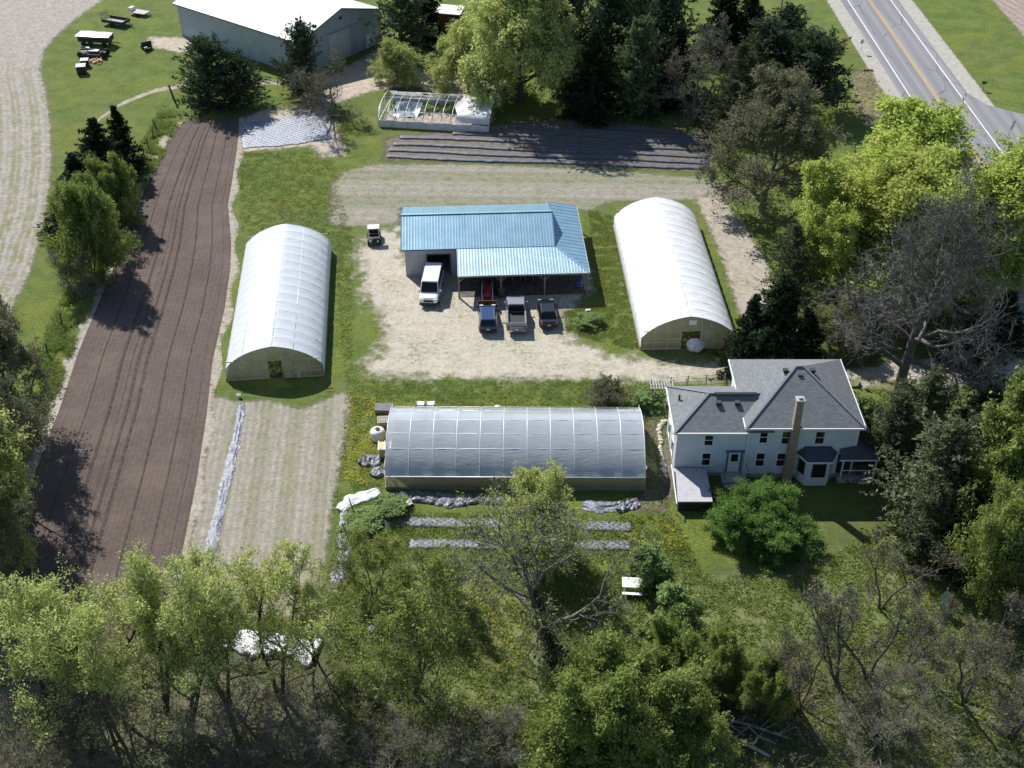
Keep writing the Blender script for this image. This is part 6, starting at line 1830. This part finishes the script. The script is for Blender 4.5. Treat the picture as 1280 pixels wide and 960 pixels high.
at_crown('maple', 'maple_tree', 'bright yellow green maple closest to the bare grey giant', 'tree', 1100, 280, 12.5, 7.8, G3)
at_crown('maple2', 'maple_tree', 'tallest bright yellow green maple against the highway', 'tree', 1172, 262, 13.5, 9.0, G3)
at_crown('maple', 'maple_tree', 'bright maple cut by the picture edge beside the highway', 'tree', 1250, 285, 13, 8.2, G3)
at_crown('maple', 'maple_tree', 'broad bright maple joining the crowns between its neighbours by the highway', 'tree', 1140, 300, 12.5, 8.0, G3)
at_crown('maple2', 'maple_tree', 'lower bright maple leaning over the small cedars', 'tree', 1048, 300, 11, 4.6, G3)
at_crown('bud2', 'budding_tree', 'sparse grey green tree between the maples and the highway', 'tree', 1262, 330, 8, 3.2)
at_crown('bare', 'bare_tree', 'giant bare grey tree with twisted limbs behind the farmhouse', 'tree', 1150, 372, 18, 9.4, frac=.56)
G4 = 'dark cedars behind the farmhouse'
at_crown('spruce', 'cedar_tree', 'dark narrow cedar nearest the bright white greenhouse', 'tree', 938, 415, 8.5, 3.0, G4)
at_crown('spruce2', 'cedar_tree', 'tallest dark cedar behind the grey farmhouse roof', 'tree', 975, 402, 11, 4.6, G4)
at_crown('cedar', 'cedar_tree', 'dull green cedar standing under the lower bright maple', 'tree', 990, 325, 9, 2.6, G4)
at_crown('spruce2', 'cedar_tree', 'short dark cedar against the far corner of the farmhouse', 'tree', 1008, 420, 7, 2.8, G4)
at_crown('bud2', 'shrub', 'olive green mound of shrubs behind the farmhouse', 'shrub', 1042, 408, 4, 3.2)
at_crown('twigbush', 'shrub', 'olive scrub beside the bare giant behind the farmhouse', 'shrub', 1062, 425, 3, 2.6)
at_crown('spruce2', 'cedar_tree', 'black green cedar in the shade beyond the bare giant', 'tree', 1225, 420, 7, 3.0, G4)
at_crown('spruce', 'cedar_tree', 'black green cedar in the shade close to the road bend', 'tree', 1255, 395, 6.5, 3.0, G4)
G5 = 'evergreens to the right of the farmhouse'
for kd, cx, cy, h, r, lb in (
        ('cedar', 1160, 515, 8.5, 3.8, 'olive green cedar topping the group right of the farmhouse'),
        ('cedar', 1118, 535, 8, 3.2, 'olive cedar closest to the side porch of the farmhouse'),
        ('spruce2', 1230, 525, 8, 3.6, 'dark spruce in the shade at the back of the right hand group'),
        ('cedar', 1180, 590, 11, 4.6, 'large blue green cedar in the middle of the right hand group'),
        ('cedar', 1215, 570, 10, 3.6, 'dull cedar behind the leafy green tree at the right edge'),
        ('cedar', 1165, 650, 8, 3.0, 'lower blue green cedar above the bare saplings'),
        ('spruce', 1212, 650, 8, 3.0, 'dark spruce tucked beneath the leafy green tree')):
    at_crown(kd, 'evergreen_tree', lb, 'tree', cx, cy, h, r, G5)
at_crown('dullleaf', 'leafy_tree', 'leafy green tree at the right edge beside the cedars', 'tree', 1268, 590, 14, 4.6, 'leafy trees at the right edge')
at_crown('thicket', 'leafy_tree', 'lower leafy green tree at the right edge above the scrub', 'tree', 1268, 700, 9, 3.6, 'leafy trees at the right edge')
# left border
G6 = 'trees along the left border'
at_crown('spruce', 'spruce_tree', 'slim dark spruce leaning out toward the fence posts', 'tree', 150, 168, 8.5, 2.8, G6)
at_crown('spruce2', 'spruce_tree', 'broader dark spruce beside the slim one at the fence', 'tree', 122, 190, 9.5, 4.2, G6)
at_crown('spruce', 'spruce_tree', 'low dark spruce behind the yellow green bushes', 'tree', 98, 228, 7.5, 3.8, G6)
at_crown('spruce2', 'spruce_tree', 'low dark spruce lowest in the row, beside the stubble field', 'tree', 82, 262, 6.0, 3.0, G6)
at_crown('spruce2', 'spruce_tree', 'dark spruce filling the row between the broader spruce and the bushes', 'tree', 118, 222, 7.5, 3.4, G6)
at_crown('thicket', 'leafy_tree', 'smaller yellow green bush under the dark spruces', 'tree', 136, 246, 6.5, 3.0, G6)
at_crown('thicket', 'leafy_tree', 'large yellow green bush overhanging the tilled strip', 'tree', 105, 298, 8.5, 4.2, G6)
at_crown('bare2', 'bare_tree', 'bare brown shrub at the foot of the large yellow green bush', 'tree', 98, 345, 5, 3.0, G6)
at_crown('twigbush', 'shrub', 'tiny dark shrub at the edge of the stubble field', 'shrub', 76, 272, 2.2, 1.2, G6)
at_crown('bud', 'budding_tree', 'grey green budding tree leaning in at the left edge', 'tree', 8, 462, 11, 4.8, G6)
at_crown('bud', 'willow_tree', 'dull willow at the left edge beside the tilled strip', 'tree', -14, 535, 12, 4.8, G6)
at_crown('willow', 'willow_tree', 'dull willow at the left edge where its shade crosses the strip', 'tree', -45, 600, 13, 5.2, G6)
at_crown('bud', 'budding_tree', 'budding tree at the left edge low beside the willows', 'tree', -40, 680, 11, 4.6, G6)
# pale green willows along the lower left
G7 = 'pale green willows along the near edge'
for kd, cx, cy, h, r, lb in (
        ('willow3', 25, 795, 12, 5.0, 'pale green willow in the near left corner of the row'),
        ('willow2', 105, 800, 12.5, 5.2, 'forked pale green willow with dark stems, below the tilled strip'),
        ('willow3', 185, 815, 11.5, 4.8, 'pale green willow below the end of the tilled strip'),
        ('willow2', 265, 785, 13, 5.2, 'tallest pale green willow in front of the garden plot'),
        ('willow3', 335, 790, 12, 4.8, 'pale green willow beside the white plastic heap'),
        ('willow2', 388, 765, 8.5, 3.2, 'small pale green willow ending the row at the weeds'),
        ('willow3', 220, 850, 10, 4.6, 'low pale green willow in the shade of the near row'),
        ('willow2', 60, 870, 10, 4.8, 'low pale green willow near the bottom left corner')):
    at_crown(kd, 'willow_tree', lb, 'tree', cx, cy, h, r, G7)
G8 = 'bare scrub trees along the near edge'
for kd, cx, cy, h, r, lb in (
        ('bare2', 140, 920, 6, 3.6, 'bare dark scrub tree at the bottom beneath the willows'),
        ('bare2', 20, 925, 7, 4.2, 'bare dark scrub tree in the bottom left corner'),
        ('bare2', 290, 905, 6.5, 3.8, 'bare dark scrub tree at the bottom below the white heap'),
        ('bare2', 375, 920, 6, 3.4, 'bare dark scrub tree between the willows and the budding tree'),
        ('bare2', 470, 945, 5, 3.2, 'low bare scrub tree at the bottom under the budding tree'),
        ('bare2', 580, 935, 6, 3.6, 'low bare scrub tree left of the leafy green thicket')):
    at_crown(kd, 'bare_tree', lb, 'tree', cx, cy, h, r, G8)
at_crown('bud2', 'budding_tree', 'wide olive budding tree over the scrub left of the leaning bare tree', 'tree', 512, 800, 9.5, 5.2)
at_crown('bud2', 'budding_tree', 'small olive budding tree at the end of the silver plastic trail', 'tree', 462, 715, 5, 2.8)
at_crown('bud2', 'budding_tree', 'small budding tree below the second fabric strip', 'tree', 545, 715, 5, 2.6)
# leaning bare tree in the middle with a leafing companion
q = P(690, 832)
place('bareivy', 'bare_tree', 'leaning bare tree with ivy dark trunk in the middle of the lawn', 'tree', q.x, q.y, 12.0, 6.4, None, rot=0.0)
at_crown('willow', 'leafy_tree', 'yellow green young tree in front of the clear greenhouse', 'tree', 672, 655, 7.0, 3.1)
q = P(695, 830)
iv = conifer(97, 7.5, 1.15, whorls=26, per=8, cards=14, csize=.28, leafm='n_cedar', cone=.4, base=.02, rag=.8, fat=.6, shoots=3)
ivr = thing('ivy', 'dark ivy climbing the trunk of the leaning bare tree', 'ivy', (q.x, q.y, 0)); ivr.rotation_euler = (R(-3), R(-11), 0)
for nm, me in (('stem', iv.trunk), ('foliage', iv.crown)):
    o = bpy.data.objects.new(nm, me); C.objects.link(o); o.parent = ivr
# shrubs on the lawn
at_crown('roundbush', 'shrub', 'large round green bush in front of the farmhouse wall', 'shrub', 944, 655, 2.7, 4.0, frac=.45)
at_crown('smallbush', 'shrub', 'small rounded shrub just above the white picnic table', 'shrub', 818, 712, 2.8, 1.6, 'rounded shrubs on the lawn')
at_crown('smallbush', 'shrub', 'rounded shrub just below the white picnic table', 'shrub', 845, 772, 3.0, 1.8, 'rounded shrubs on the lawn')
at_crown('twigbush', 'shrub', 'brown budding bush behind the clear greenhouse', 'shrub', 763, 497, 2.4, 2.2)
at_crown('smallbush', 'flower_bed', 'low blue green clump of plants near the black car', 'plants', 733, 402, .7, 1.35, frac=.4)
at_crown('smallbush', 'shrub', 'green clump between the arbor and the farmhouse', 'shrub', 812, 500, .9, 1.5)
at_crown('smallbush', 'shrub', 'green weedy clump at the foot of the clear greenhouse', 'shrub', 493, 630, .8, 1.4)
at_crown('smallbush', 'shrub', 'green weedy clump beside the trailing silver plastic', 'shrub', 452, 652, .7, 1.6)
at_crown('smallbush', 'shrub', 'green shrub right of the side porch of the farmhouse', 'shrub', 1092, 525, 2.4, 1.6)
# leafy thicket at the bottom
G9 = 'leafy thickets at the bottom edge'
at_crown('thicket', 'thicket', 'largest leafy green thicket at the bottom edge', 'thicket', 775, 910, 8.0, 5.0, G9, frac=.5)
at_crown('thicket', 'thicket', 'leafy green thicket in front of the largest one, nearest the bottom', 'thicket', 835, 935, 6.5, 4.0, G9, frac=.5)
at_crown('thicket', 'thicket', 'leafy green thicket behind the largest one near the rounded shrub', 'thicket', 830, 845, 5.5, 3.0, G9, frac=.5)
at_crown('thicket', 'thicket', 'small leafy thicket between the largest one and the fallen trunks', 'thicket', 905, 838, 4.5, 2.2, G9, frac=.5)
at_crown('thicket', 'thicket', 'small leafy thicket beyond the fallen trunks', 'thicket', 952, 870, 4.0, 2.0, G9, frac=.5)
at_crown('thicket', 'thicket', 'low leafy thicket by the bottom left of the largest one', 'thicket', 715, 945, 4.5, 2.6, G9, frac=.5)
# bare saplings lower right
G10 = 'bare saplings in the lower right scrub'
for kd, bx, by, h, r, lb in (
        ('bareslim', 975, 872, 8, 1.9, 'bare sapling nearest the fallen trunks'),
        ('bareslim', 1000, 885, 8.5, 2.1, 'bare sapling rising beside the brown dead stems'),
        ('bareslim', 1052, 862, 11, 3.0, 'tallest forked bare sapling in the lower right scrub'),
        ('bareslim', 1085, 850, 9, 2.6, 'leaning bare sapling right of the tallest forked one'),
        ('bareslim', 1132, 835, 8, 2.2, 'bare sapling with a bent foot in the scrub'),
        ('bareslim', 1205, 880, 9, 2.8, 'bare sapling over the dark scrub near the right edge'),
        ('bareslim', 1245, 800, 8, 2.6, 'bare sapling below the lower leafy tree'),
        ('bareslim', 1100, 760, 7, 2.4, 'thin bare sapling on the lawn edge below the house shadow'),
        ('bare2', 1090, 930, 6, 4.0, 'bare tangled scrub tree at the bottom right of the fallen trunks'),
        ('bareslim', 1262, 920, 7, 3.0, 'bare tangled scrub tree in the bottom right corner'),
        ('bareslim', 1222, 840, 5, 2.0, 'bare tangled scrub tree beneath the lower leafy tree')):
    q = P(bx, by); place(kd, 'bare_tree', lb, 'tree', q.x, q.y, h, r, G10)


# ------------------------------------------------------------------ grass tufts and scrub nobody could count
def scatter(rng, poly, n, jitter=None):
    poly = np.asarray(poly, float); lo, hi = poly.min(0), poly.max(0)
    out = np.zeros((0, 2))
    while len(out) < n:
        c = rng.uniform(lo, hi, (n * 2, 2)); out = np.concatenate([out, c[sdist(poly, c) > 0]])
    return out[:n]


def clumpy(pts, f, thr, seed):
    k = np.array([mnoise.noise((x * f, y * f, seed)) for x, y in pts]) > thr
    return pts[k]


def blades(rng, pts, h, w, per=4, spread=.14):
    p = np.repeat(pts, per, 0) + rng.normal(0, spread, (len(pts) * per, 2)); n = len(p)
    hh = h * rng.uniform(.5, 1.4, n); a = rng.uniform(0, 6.28, n); ln = rng.uniform(.4, 1.5, n) * hh; b = a + rng.uniform(-.6, .6, n)
    s = np.column_stack([np.cos(a + 1.57), np.sin(a + 1.57), np.zeros(n)]) * w
    base = np.column_stack([p, np.zeros(n)])
    tip = base + np.column_stack([np.cos(b) * ln, np.sin(b) * ln, hh])
    v = np.stack([base - s, base + s, tip], 1)
    return v.reshape(-1, 3), np.arange(n * 3).reshape(n, 3)


rng = np.random.default_rng(77)
vw = scatter(rng, PP([(1068, 92), (1086, 84), (1100, 110), (1118, 140), (1120, 150), (1085, 155), (1068, 130)]), 1500)
v, f = blades(rng, vw, .3, .045)
tag(mesh_np('verge_weeds', v, f, M['straw']), kind='stuff')
meadow = PP([(432, 640), (800, 645), (838, 640), (880, 720), (1000, 720), (1130, 640), (1200, 720), (1290, 760), (1290, 960), (420, 960), (405, 730)])
pt = clumpy(scatter(rng, meadow, 34000), .9, -.25, 1.0)
v, f = blades(rng, pt, .20, .04)
tag(mesh_np('meadow_grass', v, f, M['grass']), kind='stuff')
lawns = [PP([(300, 190), (412, 190), (440, 290), (440, 480), (430, 640), (415, 640), (432, 480), (415, 310), (300, 290)]), PP([(440, 474), (830, 476), (838, 640), (800, 640), (800, 520), (480, 500), (480, 640), (440, 640)]), PP([(736, 262), (766, 270), (800, 440), (706, 415), (705, 390), (745, 380)])]
for i, lp in enumerate(lawns):
    pt = clumpy(scatter(rng, lp, 9000), 1.1, -.2, 3.0 + i)
    v, f = blades(rng, pt, .10, .03)
    tag(mesh_np('lawn_grass', v, f, M['grass']), kind='stuff')
edge = PP([(205, 130), (225, 150), (150, 300), (90, 440), (60, 520), (20, 520), (60, 410), (150, 230)])
v, f = blades(rng, clumpy(scatter(rng, edge, 9000), .5, -.1, 6.0), .4, .04)
tag(mesh_np('verge_grass', v, f, M['grass']), kind='stuff')
# brushwood: thin arching stems
scrub = [(PP([(-160, 860), (120, 850), (400, 850), (600, 900), (690, 960), (690, 1010), (-200, 1010)]), 2600, 1.5), (PP([(870, 900), (960, 860), (1080, 830), (1300, 800), (1350, 1010), (870, 1010)]), 1100, 1.2)]
tv = []
for poly, n, ht in scrub:
    p = clumpy(scatter(rng, poly, n), .3, -.12, 8.0); n = len(p)
    d = rng.normal(0, .5, (n, 3)); d[:, 2] = 1
    L = ht * rng.uniform(.5, 1.5, n)
    st = grow(rng, np.column_stack([p, np.zeros(n)]), d, L, 5, .18, -.10)
    tv.append((*tubes(st, np.full(n, .022), np.full(n, .008), 3), 0))
    a, b_, c_, k_ = sprout(rng, st, 4, .3, 1, .3, 1.0)
    s2 = grow(rng, a, b_, L[k_] * rng.uniform(.25, .5, len(k_)), 3, .2, -.05)
    tv.append((*tubes(s2, np.full(len(s2), .012), np.full(len(s2), .005), 3), 0))
    a, b_, c_, k_ = sprout(rng, s2, 1, .4, 1, .2, .8)
    a = np.repeat(a, 2, 0) + rng.normal(0, .1, (len(a) * 2, 3)); b_ = np.repeat(b_, 2, 0)
    tv.append((*leaves(rng, a, .13, .9, b_), 1))
v, f, i = pack(*tv)
tag(mesh_np('undergrowth', v, f, [M['barkbrown'], M['l_brush']], midx=i), kind='stuff')
dead = PP([(978, 820), (1010, 830), (1015, 880), (985, 890)])
p = scatter(rng, dead, 500); n = len(p); d = rng.normal(0, .35, (n, 3)); d[:, 2] = 1
st = grow(rng, np.column_stack([p, np.zeros(n)]), d, rng.uniform(.8, 1.8, n), 4, .15, -.05)
v, f = tubes(st, np.full(n, .016), np.full(n, .006), 3)
tag(mesh_np('dry_weeds', v, f, M['straw']), kind='stuff')

# dandelions in flower on the lawns
fl = [(PP([(432, 490), (478, 490), (480, 560), (462, 610), (430, 600)]), 900), (PP([(330, 215), (420, 205), (480, 190), (500, 170), (520, 185), (440, 260), (340, 262)]), 900), (PP([(415, 330), (440, 330), (440, 460), (418, 460)]), 260), (PP([(735, 300), (775, 300), (800, 430), (720, 420)]), 260), (PP([(560, 720), (660, 700), (680, 830), (600, 860)]), 500), (PP([(770, 650), (860, 650), (860, 690), (790, 700)]), 350), (PP([(70, 100), (200, 60), (180, 110), (90, 150)]), 250)]
cs = []
for poly, n in fl:
    p = clumpy(scatter(rng, poly, n * 2), .9, -.15, 9.0)[:n]
    cs.append(np.column_stack([p, np.full(len(p), .12)]))
c = np.concatenate(cs)
v, f = leaves(rng, c, .085, 4.0, None, 1.0)
tag(mesh_np('dandelions', v, f, foliage('dandelion_yellow', (.42, .32, .01), (.52, .40, .02), trans=.2)), kind='stuff')

# ================================================================== camera, sun and sky
cd = bpy.data.cameras.new('camera'); cd.sensor_width = 36.0; cd.sensor_fit = 'HORIZONTAL'; cd.lens = 36.0 * FPX / 1280.0
cd.clip_start = .5; cd.clip_end = 6000
co = bpy.data.objects.new('camera', cd); C.objects.link(co)
co.location = (0, 0, CAM_H); co.rotation_euler = (R(90) - PITCH, 0, 0)
sc.camera = co

AZ, EL = R(34), R(43.5)          # shadows fall towards +x and back towards the viewer
sd = bpy.data.lights.new('sun', 'SUN'); sd.energy = 5.0; sd.angle = R(.53); sd.color = (1.0, .97, .93)
so = bpy.data.objects.new('sun', sd); C.objects.link(so)
ray = Vector((math.sin(AZ) * math.cos(EL), -math.cos(AZ) * math.cos(EL), -math.sin(EL)))
so.rotation_euler = ray.to_track_quat('-Z', 'Y').to_euler()
so.location = (-60, 200, 120)
w = bpy.data.worlds.new('World'); sc.world = w; w.use_nodes = True
nt = w.node_tree; bg = nt.nodes['Background']
sky = nt.nodes.new('ShaderNodeTexSky'); sky.sky_type = 'NISHITA'; sky.sun_disc = False
sky.sun_elevation = EL
sv = -ray
sky.sun_rotation = math.atan2(sv.x, sv.y)
sky.air_density = .9; sky.dust_density = .3; sky.ozone_density = 1.0
nt.links.new(sky.outputs[0], bg.inputs[0]); bg.inputs[1].default_value = .1
sc.view_settings.view_transform = 'Standard'; sc.view_settings.look = 'None'
sc.view_settings.exposure = 0.42; sc.view_settings.gamma = 1.0; sc.view_settings.use_curve_mapping = False
sc.render.engine = 'CYCLES'
sc.cycles.max_bounces = 8; sc.cycles.transparent_max_bounces = 16; sc.cycles.diffuse_bounces = 3; sc.cycles.glossy_bounces = 3; sc.cycles.transmission_bounces = 4
sc.cycles.caustics_reflective = False; sc.cycles.caustics_refractive = False
sc.cycles.use_denoising = True
